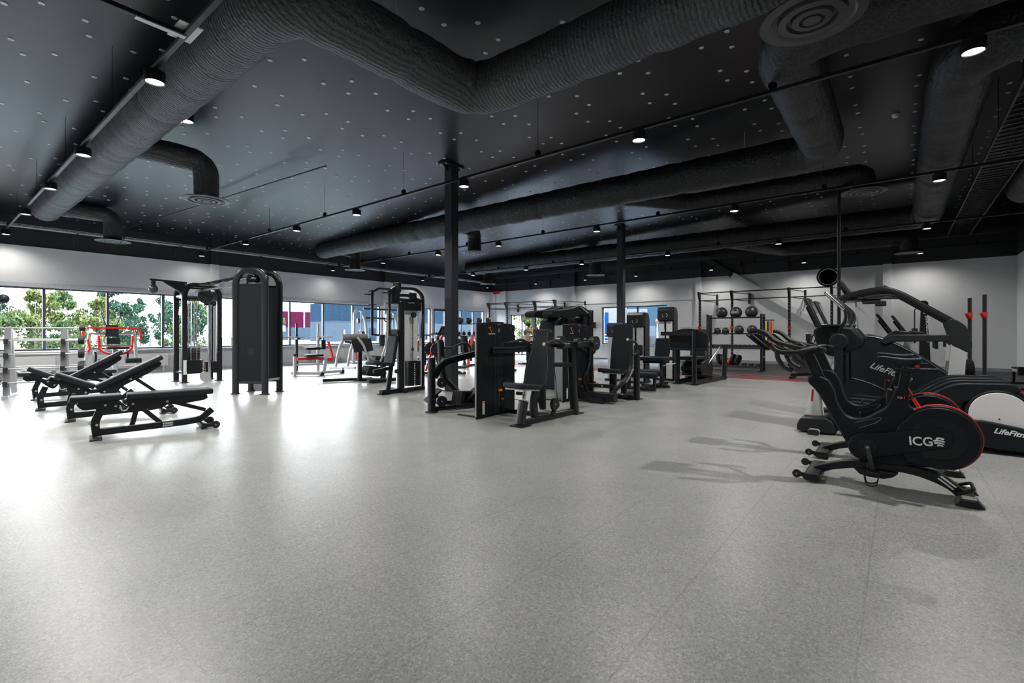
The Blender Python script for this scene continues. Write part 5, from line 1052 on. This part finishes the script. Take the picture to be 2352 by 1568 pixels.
# ---------------- machines and racks towards the back wall -----------------
GUARD=mat('pale_guard_panel',(.66,.67,.68),.4)
def stack_tower(label,x,y,h,w=.46,rz=0,solid=.42,guard=True,group='pale-guarded weight towers'):
    t=thing('weight_tower',label,'weight tower',(x,y,0),rz,group)
    # front faces -x
    prof_=[(.22,0),(.22,h-.18),(.16,h-.05),(.05,h),(-.14,h),(-.2,h-.06),(-.22,h-.36),(-.1,h-.36),(-.1,h*solid),(-.1,0)]
    for s in (-1,1): MB().prism(prof_ if False else [(.22,0),(.22,h-.18),(.15,h-.04),(.04,h),(-.04,h-.01),(-.06,h*.5),(-.06,0)],s*w/2-.015,s*w/2+.02).build('side_shell',GRM if guard else SHR,t,bev=.015)
    MB().bx(.18,.22,-w/2,w/2,.02,h-.1).build('rear_panel',SHR,t)
    MB().prism([(-.2,h-.38),(-.2,h-.08),(-.12,h),(.1,h),(.14,h-.38)],-w/2,w/2).build('head_panel',PLA,t,bev=.02)
    if guard: MB().bx(-.14,-.11,-w/2+.02,-.03,.04,h-.4).bx(-.14,-.11,.03,w/2-.02,.04,h-.4).build('front_guard',GUARD,t)
    MB().cyl((-.1,0,.1),(-.1,0,h-.38),.012,seg=8).cyl((-.12,0,h-.55),(-.12,0,h-.42),.035,seg=14).build('lift_rod',BLK,t)
    b=MB(); n=int(h*solid/.045)
    for i in range(n): b.bx(-.09,.1,-w/2+.06,w/2-.06,.06+.045*i,.1+.045*i)
    b.build('weight_stack',BLK,t)
    MB().tube([(-.203,.06,h-.2),(-.203,.06,h-.26),(-.203,.02,h-.28)],.006,0,6).build('instruction_figure',SIL,t); b=MB(); b.tube([(-.203,-.06,h-.18),(-.203,-.09,h-.25),(-.203,-.04,h-.27)],.006,0,6); b.build('instruction_figure',SIL,t)
    MB().bx(-.24,.26,-w/2-.03,w/2+.03,0,.06).build('base',BLK,t,bev=.01)
    return t
stack_tower('pale-guarded weight tower with a rounded dark head, seen right of the far column',12.1,5.42,1.86)
stack_tower('weight tower with pale guards behind the leg press shield',13.3,5.08,2.04,.42)
stack_tower('lower rounded weight tower partly hidden behind the chest press pad',12.3,6.1,1.6,.5)
# --- leg extension facing the camera
t=thing('leg_extension','grey-padded leg extension machine with a long front roller, right of the chest press','weight machine',(11.2,4.6,0),0); W(t)
pad('back_pad',t,(11.55,4.52,1.0),(.12,0,1),(-1,0,.15),.37,.36,.34,.08,PAD); pad('lumbar_pad',t,(11.5,4.52,.77),(.1,0,1),(-1,0,.1),.13,.34,.34,.07)
MB().prism(rrect(.6,.66,.06,4,11.2,4.55),.66,.75,'xy').build('seat',PAD,t,bev=.025); MB().bx(11.0,11.4,4.3,4.8,.6,.66).build('seat_board',SHR,t)
MB().cyl((10.45,4.22,.36),(10.45,4.9,.36),.075,seg=22).build('roller_pad',PAD,t,bev=.015); MB().cyl((10.7,4.22,.4),(10.7,4.9,.4),.075,seg=22).build('roller_pad',PAD,t,bev=.015)
bars(t,'base_frame',[([(10.45,4.25,.05),(10.45,4.95,.05)],.07,.07),([(10.45,4.6,.05),(12.0,4.6,.05)],.08,.08),([(11.3,4.25,.04),(11.3,4.95,.04)],.06,.06)])
bars(t,'upright',[([(10.45,4.9,.05),(10.45,4.9,.36)],.07,.09,0,(1,0,0)),([(11.2,4.42,.05),(11.2,4.42,.62)],.06,.08,0,(1,0,0)),([(10.5,4.3,.05),(10.5,4.3,.35)],.05,.07,0,(1,0,0)),([(11.6,4.55,.05),(11.68,4.55,1.05)],.08,.08,0,(1,0,0))])
MB().tube([(11.0,4.3,.55),(11.0,4.15,.58),(11.3,4.12,.6)],.015,.05).tube([(11.0,4.8,.55),(10.9,5.0,.58),(11.2,5.05,.6)],.015,.05).build('side_handle',SIL,t)
MB().bx(11.35,11.5,5.0,5.2,.75,1.02).build('arm_pad',PAD,t,bev=.03)
# --- leg press with curved shield
t=thing('leg_press','large black leg press with an arch-topped shield between two posts and silver guide rods','weight machine',(13.3,4.1,0),0); W(t)
sh=[(3.72,.92),(4.68,.92),(4.7,1.3)]+spl([(4.66,1.29),(4.45,1.4),(4.18,1.43),(3.9,1.38),(3.72,1.27)],3,False)
MB().prism(sh,12.42,12.46,'yz').build('shield',SHR,t,bev=.006); MB().bar([(12.4,3.72,.9),(12.4,4.7,.9)],.05,.06).bar([(12.4,4.0,1.3),(12.4,4.9,1.3)],.04,.1).build('cross_rail',BLK2,t)
bars(t,'shield_post',[([(12.42,4.04,.02),(12.42,4.04,1.38)],.1,.1,0,(1,0,0)),([(12.48,4.49,.02),(12.48,4.49,1.38)],.1,.1,0,(1,0,0))]); 
for x,y in ((12.42,4.04),(12.48,4.49)): MB().bx(x-.09,x+.09,y-.09,y+.09,0,.015).build('foot_plate',BLK,t)
bars(t,'base_frame',[([(12.42,4.04,.06),(14.6,3.88,.06)],.09,.1),([(12.48,4.49,.06),(14.9,4.6,.06)],.09,.1),([(14.5,3.88,.06),(14.9,4.6,.06)],.09,.09),([(13.4,3.9,.1),(13.4,4.6,.1)],.08,.08)])
bars(t,'rear_post',[([(14.45,3.88,.02),(14.6,3.88,.94)],.1,.14,0,(1,0,0)),([(14.9,4.6,.02),(15.0,4.6,.94)],.1,.12,0,(1,0,0)),([(14.2,4.1,.95),(15.0,4.1,.95)],.07,.06)])
for y in (3.98,4.3,4.42): MB().cyl((13.35,y,.5),(14.45,y,.93),.022,seg=12).build('guide_rod',CHR,t)
MB().prism(rrect(.9,.5,.06,3,13.0,4.3),.62,.7,'xy').build('seat',PAD,t,bev=.02); pad('back_pad',t,(13.9,4.4,1.05),(.25,0,1),(-1,0,.3),.75,.4,.36,.09)
MB().prism([(12.9,.2),(13.0,.55),(13.5,.62),(13.9,.45),(13.8,.15)],4.0,4.55).build('carriage',BLK,t,bev=.03); MB().cyl((12.85,4.0,.4),(12.85,4.5,.4),.09).build('roller_pad',PAD,t)
# --- storage rack with balls, dumbbells and plates
W()
t=thing('storage_rack','black storage rack on the training floor carrying medicine balls, dumbbells and plates','storage rack',(18.1,4.5,.012),0); W(t)
for y in (3.62,5.38):
    for x in (17.95,18.35): MB().bar([(x,y,.012),(x,y,1.97)],.07,.07,up=(1,0,0)).build('upright',BLK2,t)
    MB().bx(17.85,18.45,y-.06,y+.06,.012,.04).build('foot',BLK2,t); MB().bar([(17.95,y,.5),(18.35,y,.5)],.06,.05).bar([(17.95,y,1.9),(18.35,y,1.9)],.06,.05).build('end_rail',BLK2,t)
for z in (1.86,1.3):
    for x in (18.0,18.3): MB().cyl((x,3.62,z),(x,5.38,z),.022,seg=10).build('ball_rail',BLK2,t)
for z in (.82,.17): MB().bx(17.93,18.37,3.65,5.35,z-.03,z).build('shelf',BLK2,t); MB().bx(17.915,17.93,3.65,5.35,z-.05,z+.03).build('shelf_lip',GRM,t)
W()
MLB=mat('medicine_ball_rubber',(.022,.024,.026),.35,bump=.3,bscale=60)
for i,(y,z,r,lb) in enumerate(((4.95,2.04,.2,'leftmost large medicine ball on top of the storage rack'),(4.47,2.04,.2,'middle large medicine ball with a pale label on top of the storage rack'),(3.97,2.05,.205,'rightmost large medicine ball on top of the storage rack'),
  (5.1,1.39,.125,'leftmost small medicine ball on the middle rack row'),(4.82,1.39,.125,'second small medicine ball on the middle rack row'),(4.37,1.43,.16,'third ball on the middle rack row, larger'),(3.95,1.43,.165,'rightmost ball on the middle rack row'))):
    t=thing('medicine_ball',lb,'medicine ball',(18.15,y,z),0,'medicine balls on the storage rack'); MB().ball((0,0,0),r,seg=28).build('ball',MLB,t)
    MB().lathe([(r*1.003,-.012),(r*1.012,0),(r*1.003,.012)],(0,0,0),(.3,1,.2),30).build('seam_band',RUB,t)
    if i==1:
        b=MB(); m=frame((-r*.94,0,0),(0,-1,0),(-1,0,.15)); 
        for k in range(8):
            a=-.13+.0325*k; c=lambda u:-.0+(math.sqrt(max(0,r*r-u*u))-r*.93); b.prism([(a,-.04),(a+.0325,-.035),(a+.0325,.045),(a,.04)],c(a+.016)-.0,c(a+.016)+.004,'xy',m=m)
        b.build('label_patch',GRY,t)
def dumbbell(L=.26,r=.055):
    b=MB().cyl((-L/2+.05,0,0),(L/2-.05,0,0),.014,seg=8)
    h=[b.cyl((s*(L/2-.08),0,0),(s*L/2,0,0),r,seg=12) for s in (-1,1)]; return b
dp=None; k=0
for row,(z,n,y0,y1) in enumerate(((.865,11,5.25,3.75),(.215,5,3.95,3.72))):
    for i in range(n if row==0 else 3):
        y=y0+(y1-y0)*i/(n-1) if row==0 else (4.2,3.98,3.77)[i]
        lb='%s dumbbell from the left on the %s shelf of the storage rack'%(['first','second','third','fourth','fifth','sixth','seventh','eighth','ninth','tenth','last'][i],'upper' if row==0 else 'bottom')
        if dp is None:
            dp=thing('dumbbell',lb,'dumbbell',(18.13,y,z+.005),0,'dumbbells on the storage rack'); MB().cyl((-.1,0,0),(.1,0,0),.014,seg=8).build('handle',CHR,dp)
            for s in (-1,1): MB().cyl((s*.08,0,0),(s*.17,0,0),.052,seg=10).build('head',RUB,dp,bev=.008)
        else: dup(dp,(18.13,y,z+.005),0,lb)
for i,(y,r,a) in enumerate(((5.0,.2,-.35),(4.86,.2,-.3),(4.55,.2,.2),(4.4,.19,.35))):
    t=thing('bumper_plate',['leftmost black plate leaning on the bottom shelf of the storage rack','second black plate leaning on the bottom shelf','third black plate leaning on the bottom shelf','rightmost black plate leaning on the bottom shelf'][i],'weight plate',(18.12,y,.185+r),0,'plates on the storage rack')
    MB().lathe([(.03,-.03),(.13,-.022),(.15,-.03),(r,-.03),(r,.03),(.15,.03),(.13,.022),(.03,.03)],(0,0,0),(.25,1,a),28).build('plate',RUB,t)
t=thing('kettlebell','red kettlebell on the bottom shelf of the storage rack','kettlebell',(18.1,4.7,.19)); MB().ball((0,0,.1),.1).build('bell',RED,t); MB().tube([(0,-.06,.16),(0,-.055,.24),(0,.055,.24),(0,.06,.16)],.014,.03).build('handle',RED,t)
BC=[YEL,BLK,GRY,RED,ORG]
for i,(y,nm) in enumerate(((3.5,'yellow'),(3.45,'black'),(3.4,'grey'),(3.35,'red'),(3.3,'orange'))):
    t=thing('resistance_band','%s resistance band hanging from the right end of the storage rack'%nm,'resistance band',(17.98,y-.02,1.7),0,'resistance bands on the rack')
    MB().sweep([(0,-.0,-.8),(.0,0,-.5),(-.02,0,0),(.0,0,.03),(.03,0,0),(.03,0,-.5),(.03,0,-.8),(.015,0,-.84),(0,0,-.8)],[(-.018,-.003),(.018,-.003),(.018,.003),(-.018,.003)],.02,up=(1,0,0)).build('band',BC[i],t)
t=thing('band_peg','black peg arm holding the resistance bands','hook',(17.98,3.4,1.75)); MB().bar([(0,.18,0),(0,-.16,0)],.03,.03).build('peg',BLK,t)
t=thing('battle_rope','thick black rope hanging from the left end of the storage rack','rope',(18.0,5.3,1.9),0)
MB().tube([(-.08,.05,.06),(-.09,0,.02),(-.1,-.02,-.5),(-.08,.04,-1.0),(-.12,.0,-.5),(-.11,.08,0),(-.02,.1,.08)],.028,.15,8).build('rope',RUB,t)
t=thing('barbell','long silver barbell resting on the red hooks of the right wall rig','barbell',(21.3,6.2,1.556),R(90)); MB().cyl((-1.3,0,0),(1.3,0,0),.016,seg=10).cyl((.9,0,0),(1.32,0,0),.026,seg=10).build('bar',SIL,t)
# --- pull-up rigs on the back wall
def rig(label,ys,x,z,wally,far,zb=2.72):
    t=thing('pull_up_rig',label,'pull-up rig',(x,ys[0],.012),0,'pull-up rigs on the back wall'); W(t)
    for i,y in enumerate(ys):
        MB().bar([(x,y,.012),(x,y,z)],.085,.085,up=(1,0,0)).build('upright',BLK2,t)
        MB().bx(x-.07,x+.07,y-.09,y+.09,.012,.03).build('foot_plate',BLK2,t)
        b=MB(); zz_=.3
        while zz_<z-.1: b.cyl((x-.0445,y,zz_),(x-.0425,y,zz_),.016,seg=8); zz_+=.13
        b.build('adjustment_holes',SIL,t)
        MB().prism([(x-.04,z),(x-.04,z-.35),(x-.08,z-.3),(x-.22,z-.06),(x-.22,z)],y-.04,y+.04).build('bracket',BLK2,t)
        MB().bx(x-.07,x+.07,y-.055,y+.055,1.52,1.62).bx(x-.15,x-.06,y-.03,y+.03,1.48,1.54).bx(x-.15,x-.13,y-.03,y+.03,1.54,1.6).build('j_hook',RED,t)
    for zz_,dx in ((z-.05,-.2),(z-.04,0),(zb,0)): MB().cyl((x+dx,ys[0],zz_),(x+dx,ys[-1],zz_),.02,seg=10).build('pull_up_bar',BLK2,t)
    for y in wally:
        MB().bar([(XB-.06,y,zb-.12),(XB-.06,y,z)],.08,.09,up=(1,0,0)).build('wall_plate',BLK2,t)
        n=min(ys,key=lambda q:abs(q-y-.35))
        for zz_ in (z-.06,zb): MB().cyl((x,n,zz_),(XB-.06,y,zz_),.018,seg=8).build('stay',BLK2,t)
    W(); return t
rig('black pull-up rig on the back wall to the right, above the storage rack',[6.73,5.42,3.33,1.95],21.4,3.08,[6.45,5.1,3.0,1.6],0)
rig('black pull-up rig near the far corner, above the back entrance',[18.5,17.2,15.24,13.93],21.0,3.06,[17.9,16.6,14.6,13.3],0)
t=thing('throwing_target','round black target disc with white rings above the right rig','target',(21.2,2.05,3.4),0)
MB().cyl((0,0,0),(.03,0,0),.36,seg=48).bar([(.06,0,-.4),(.06,0,0)],.06,.06,up=(1,0,0)).build('disc',BLK,t)
for r in (.29,.2,.11): MB().lathe([(r-.011,-.002),(r+.011,-.002),(r+.011,.002),(r-.011,.002),(r-.011,-.002)],(-.004,0,0),(1,0,0),40).build('ring',WLT,t)
# --- small wall things
t=thing('wall_speaker','small black speaker on the back wall left of the window','speaker',(22.82,12.75,1.75)); MB().bx(-.12,.1,-.12,.12,-.16,.16).build('cabinet',PLA,t,bev=.01); MB().bx(.1,.178,-.03,.03,-.04,.04).build('bracket',BLK,t)
t=thing('exit_sign','pale emergency exit sign with a running figure above the window wall door','sign',(19.35,20.0,2.98)); MB().bx(-.22,.22,-.03,.03,-.11,.11).bx(-.02,.02,.03,.2,-.02,.02).build('panel',mat('lit_sign_panel',(.75,.8,.78),.4,emit=.7),t)
b=MB(); b.ball((-.05,-.032,.06),.018,(1,.2,1),8).tube([(-.05,-.032,.04),(-.03,-.032,-.01),(-.07,-.032,-.07)],.01,0,6).tube([(-.03,-.032,-.01),(.01,-.032,-.05)],.01,0,6).tube([(-.09,-.032,.0),(-.05,-.032,.025),(-.0,-.032,.01)],.008,0,6).bx(.06,.16,-.034,-.031,-.08,.08); b.build('pictogram',mat('sign_green',(.02,.2,.1),.5),t)
t=thing('display_screen','small grey screen unit hanging below the exit sign','screen',(19.2,19.95,2.45)); MB().bx(-.25,.25,-.03,.05,-.17,.17).build('casing',GRY,t,bev=.01); MB().bx(-.21,.21,-.034,-.031,-.13,.13).build('screen',SCR,t); MB().bx(-.02,.02,.05,.33,.0,.04).build('arm',BLK,t)
t=thing('fire_sign','small red sign high on the back wall at the far corner','sign',(22.9,19.6,3.86)); MB().bx(-.02,.02,-.25,.25,-.09,.09).bx(.02,.09,-.02,.02,-.02,.02).build('panel',RED,t); MB().tube([(.06,.1,-.1),(.06,.1,-3.5)],.012,seg=6).build('cable',BLK,t)
# ---------------- plate-loaded machines, bikes and racks far back -----------------
def hammer(label,locn,rz,plates=True):
    t=thing('plate_loaded_machine',label,'weight machine',locn,rz,'red-armed plate loaded machines')
    bars(t,'base_frame',[([(-.6,0,.05),(.7,0,.05)],.09,.08),([(-.6,-.4,.05),(-.6,.4,.05)],.09,.08),([(.7,-.35,.05),(.7,.35,.05)],.09,.08),([(.1,0,.05),(.35,0,1.15)],.08,.09,0,(0,1,0))],GRM)
    for s in (-1,1):
        MB().bar([(.5,s*.32,.1),(.3,s*.33,.75),(.1,s*.34,1.25)],.06,.09,.1,up=(0,1,0)).build('red_arm',RED,t)
        MB().cyl((.3,s*.3,.8),(.3,s*.62,.8),.03).build('plate_horn',CHR,t)
        if plates: disc(t,(.3,s*.5,.8),(0,1,0),.21,.07,RUB,'weight_plate')
        grip(t,[(.1,s*.34,1.22),(-.15,s*.34,1.25),(-.3,s*.34,1.2)],.022,.05)
    MB().prism(rrect(.4,.34,.05,3,-.2,0),.48,.55,'xy').build('seat',PAD,t,bev=.02); bars(t,'seat_post',[([(-.2,0,.08),(-.2,0,.48)],.08,.08,0,(1,0,0))]); pad('back_pad',t,(.15,0,.9),(.15,0,1),(-1,0,.15),.65,.32,.28)
    return t
hp=hammer('plate-loaded machine with broad red beams, seen behind the shoulder press arms',(13.2,10.9,0),R(40))
dup(hp,(10.7,11.4,0),R(150),'plate-loaded machine with red arms between the pulldown tower and the near column')
dup(hp,(13.6,13.2,0),R(200),'plate-loaded machine with a tall red lever just right of the near column')
dup(hp,(13.0,15.2,0),R(160),'plate-loaded machine farthest back, behind the pulldown tower')
# upright bike with rider
t=thing('upright_bike','black upright exercise bike ridden by the woman near the back entrance','exercise bike',(16.6,12.3,0),R(0))
MB().bar([(-.5,0,.05),(.55,0,.05)],.08,.08).bar([(-.5,-.25,.03),(-.5,.25,.03)],.06,.06).bar([(.5,-.25,.03),(.5,.25,.03)],.06,.06).build('base_frame',BLK,t)
MB().prism(spl([(-.15,.1),(-.2,.4),(.0,.6),(.3,.62),(.45,.4),(.4,.1)],3),-.07,.07).build('housing',SHR,t,bev=.02)
MB().bar([(-.2,0,.3),(-.28,0,.85)],.06,.06,up=(1,0,0)).bar([(.3,0,.5),(.42,0,1.15)],.06,.06,up=(1,0,0)).build('posts',BLK,t)
saddle(t,-.4,-.12,.9,.1); MB().tube([(.2,-.22,1.12),(.4,-.22,1.2),(.45,0,1.2),(.4,.22,1.2),(.2,.22,1.12)],.02,.08).build('handlebar',RUB,t); MB().bx(.42,.5,-.17,.17,1.15,1.5).build('console',PLA,t,bev=.01)
for s in (-1,1): MB().bar([(.05,s*.09,.32),(.05+s*.14,s*.1,.32-s*.08)],.02,.03).bx(.0+s*.14,.1+s*.14,s*.14-.04,s*.14+.04,.3-s*.08,.32-s*.08).build('pedal',BLK,t)
SKN=mat('skin',(.5,.27,.18),.5,var=.05); HR=mat('brown_hair',(.07,.035,.02),.55,var=.3,scale=60); LEG=mat('black_leggings',(.02,.02,.025),.6); WTP=mat('pale_sports_top',(.6,.58,.56),.6)
def skin(name,verts,edges,radii,m,par,root=0,sub=2):
    me=bpy.data.meshes.new(name); me.from_pydata(verts,edges,[]); o=bpy.data.objects.new(name,me); COL.objects.link(o); me.materials.append(m); o.parent=par
    sk=o.modifiers.new('skin','SKIN'); sk.use_smooth_shade=True; ss=o.modifiers.new('s','SUBSURF'); ss.levels=sub; ss.render_levels=sub
    for i,r in enumerate(radii):
        v=me.skin_vertices[0].data[i]; v.radius=(r,r) if not isinstance(r,tuple) else r; v.use_root=(i==root)
    return o
p=thing('person','woman with a brown ponytail and sports top, seated on an exercise bike facing away','person',(16.3,12.3,0),0)
vb=[(0,0,.98),(.03,0,1.12),(.08,0,1.28),(.12,0,1.42),(.13,0,1.5),(.15,0,1.56), (.1,.17,1.42),(.2,.24,1.22),(.46,.22,1.16),(.53,.22,1.17), (.1,-.17,1.42),(.2,-.24,1.22),(.46,-.22,1.16),(.53,-.22,1.17), (.06,.1,.93),(.42,.12,.85),(.4,.12,.5),(.38,.13,.36),(.5,.13,.32), (.06,-.1,.93),(.36,-.12,.72),(.22,-.12,.4),(.18,-.13,.28),(.3,-.13,.25)]
eb=[(0,1),(1,2),(2,3),(3,4),(4,5),(3,6),(6,7),(7,8),(8,9),(3,10),(10,11),(11,12),(12,13),(0,14),(14,15),(15,16),(16,17),(17,18),(0,19),(19,20),(20,21),(21,22),(22,23)]
rb=[(.15,.12),(.12,.095),(.13,.1),(.12,.085),.052,.05, .055,.042,.03,.028, .055,.042,.03,.028, .1,.08,.055,.04,.035,.1,.08,.055,.04,.035]
skin('body',vb,eb,rb,SKN,p)
for s in (-1,1):
    for k in range(4): 
        yy=s*.22-.03+.02*k; MB().tube([(.53,yy,1.19),(.565,yy,1.205),(.58,yy,1.18),(.56,yy,1.165)],.0085,.01,6).build('finger',SKN,p)
    MB().tube([(.52,s*.22-s*.03,1.17),(.55,s*.22-s*.045,1.16)],.01,0,6).build('thumb',SKN,p)
MB().ball((.19,0,1.67),.095,(1,.82,1.22),18).build('head',SKN,p)
b=MB(); b.ball((.17,0,1.695),.104,(1,.88,1.12),18).ball((.05,0,1.72),.05).tube([(.06,0,1.72),(-.02,0,1.66),(-.03,0,1.52),(-.0,.01,1.4)],.035,.1,8,rad=lambda u:1.1-.7*u); b.build('hair',HR,p)
MB().ball((.283,0,1.66),.013,(1,.8,1.4),8).ball((.27,.03,1.69),.009,seg=8,mi=1).ball((.27,-.03,1.69),.009,seg=8,mi=1).tube([(.275,-.022,1.625),(.283,0,1.622),(.275,.022,1.625)],.005,seg=6,mi=2).ball((.18,.083,1.67),.02,(.8,.4,1.2),8).ball((.18,-.083,1.67),.02,(.8,.4,1.2),8).build('face_features',[SKN,BLK,RED],p)
skin('sports_top',[(.03,0,1.14),(.08,0,1.27),(.11,0,1.38)],[(0,1),(1,2)],[(.128,.1),(.14,.107),(.125,.09)],WTP,p)
MB().prism(rrect(.13,.17,.04,3,-.0,1.33),-.0,.02,'xy',m=frame((-.035,0,0),(0,-1,0),(-1,0,.3)) if False else M.Translation((-.055,0,0))@M.Rotation(R(90),4,'Z')@M.Rotation(R(90),4,'X')@M.Translation((0,0,-.005))).build('top_back_panel',LEG,p,bev=.005)
for s,(k1,k2,k3) in ((1,((.42,.12,.85),(.4,.12,.5),(.38,.13,.4))),(-1,((.36,-.12,.72),(.22,-.12,.4),(.19,-.13,.3)))):
    skin('leggings',[(0,0,.97),(.07,s*.1,.93),k1,k2,k3],[(0,1),(1,2),(2,3),(3,4)],[(.155,.125),.108,.087,.062,.046],LEG,p)
    f=(.5,.13,.3) if s>0 else (.3,-.13,.235); MB().ball((f[0]-.06,f[1],f[2]),.05,(2.3,.85,.9),14).build('shoe',BLK,p)
# corner rack with exercise balls and kettlebells
t=thing('accessory_rack','dark accessory rack with exercise balls, right of the near column','storage rack',(15.6,14.6,0),R(-50)); 
for x in (-.85,.85): MB().bar([(x,-.2,.02),(x,-.1,1.75)],.07,.08,up=(1,0,0)).bar([(x,-.3,.03),(x,.4,.03)],.07,.06).build('upright',GRM,t)
for z in (.35,.8,1.2,1.72): MB().bar([(-.85,-.12,z),(.85,-.12,z)],.35,.04).build('shelf',GRM,t)
Rm=M.Translation((15.6,14.6,0))@M.Rotation(R(-50),4,'Z')
for i,x in enumerate((-.62,-.25,.2,.6)):
    q=Rm@V((x,-.1,1.88)); w=thing('exercise_ball',['leftmost','second','third','rightmost'][i]+' dark ball on top of the accessory rack','medicine ball',tuple(q),0,'balls on the accessory rack'); MB().ball((0,0,0),.14).build('ball',GRM,w); MB().lathe([(.1405,-.01),(.142,0),(.1405,.01)],(0,0,0),(.3,1,.2),24).build('seam_band',RUB,w)
for i in range(7):
    x=-.7+.23*i; q=Rm@V((x,-.13,1.22)); w=thing('kettlebell',['first','second','third','fourth','fifth','sixth','seventh'][i]+' kettlebell from the left on the accessory rack','kettlebell',tuple(q),0,'kettlebells on the accessory rack')
    MB().ball((0,0,.085),.085,seg=14).build('bell',RUB,w); MB().tube([(0,-.05,.14),(0,-.045,.21),(0,.045,.21),(0,.05,.14)],.012,.03,8).build('handle',CHR,w)
for i in range(6):
    x=-.66+.26*i; q=Rm@V((x,-.13,.82+.13)); w=thing('medicine_ball',['first','second','third','fourth','fifth','sixth'][i]+' ball from the left on the middle shelf of the accessory rack','medicine ball',tuple(q),0,'balls on the middle shelf'); MB().ball((0,0,0),.125,seg=16).build('ball',RUB,w)
dup(tr,(15.4,17.3,0),R(100),'treadmill by the window wall, its tilted console showing left of the near column')
t=thing('squat_stand','slim black post with red hook by the window right of the pulldown tower','squat stand',(17.6,17.9,0),0); MB().bar([(0,0,.03),(0,0,2.4)],.08,.08,up=(1,0,0)).bar([(-.5,0,.03),(.5,0,.03)],.08,.06).build('upright',BLK2,t); MB().bx(-.06,.06,-.05,.05,1.4,1.6).build('hook',RED,t)
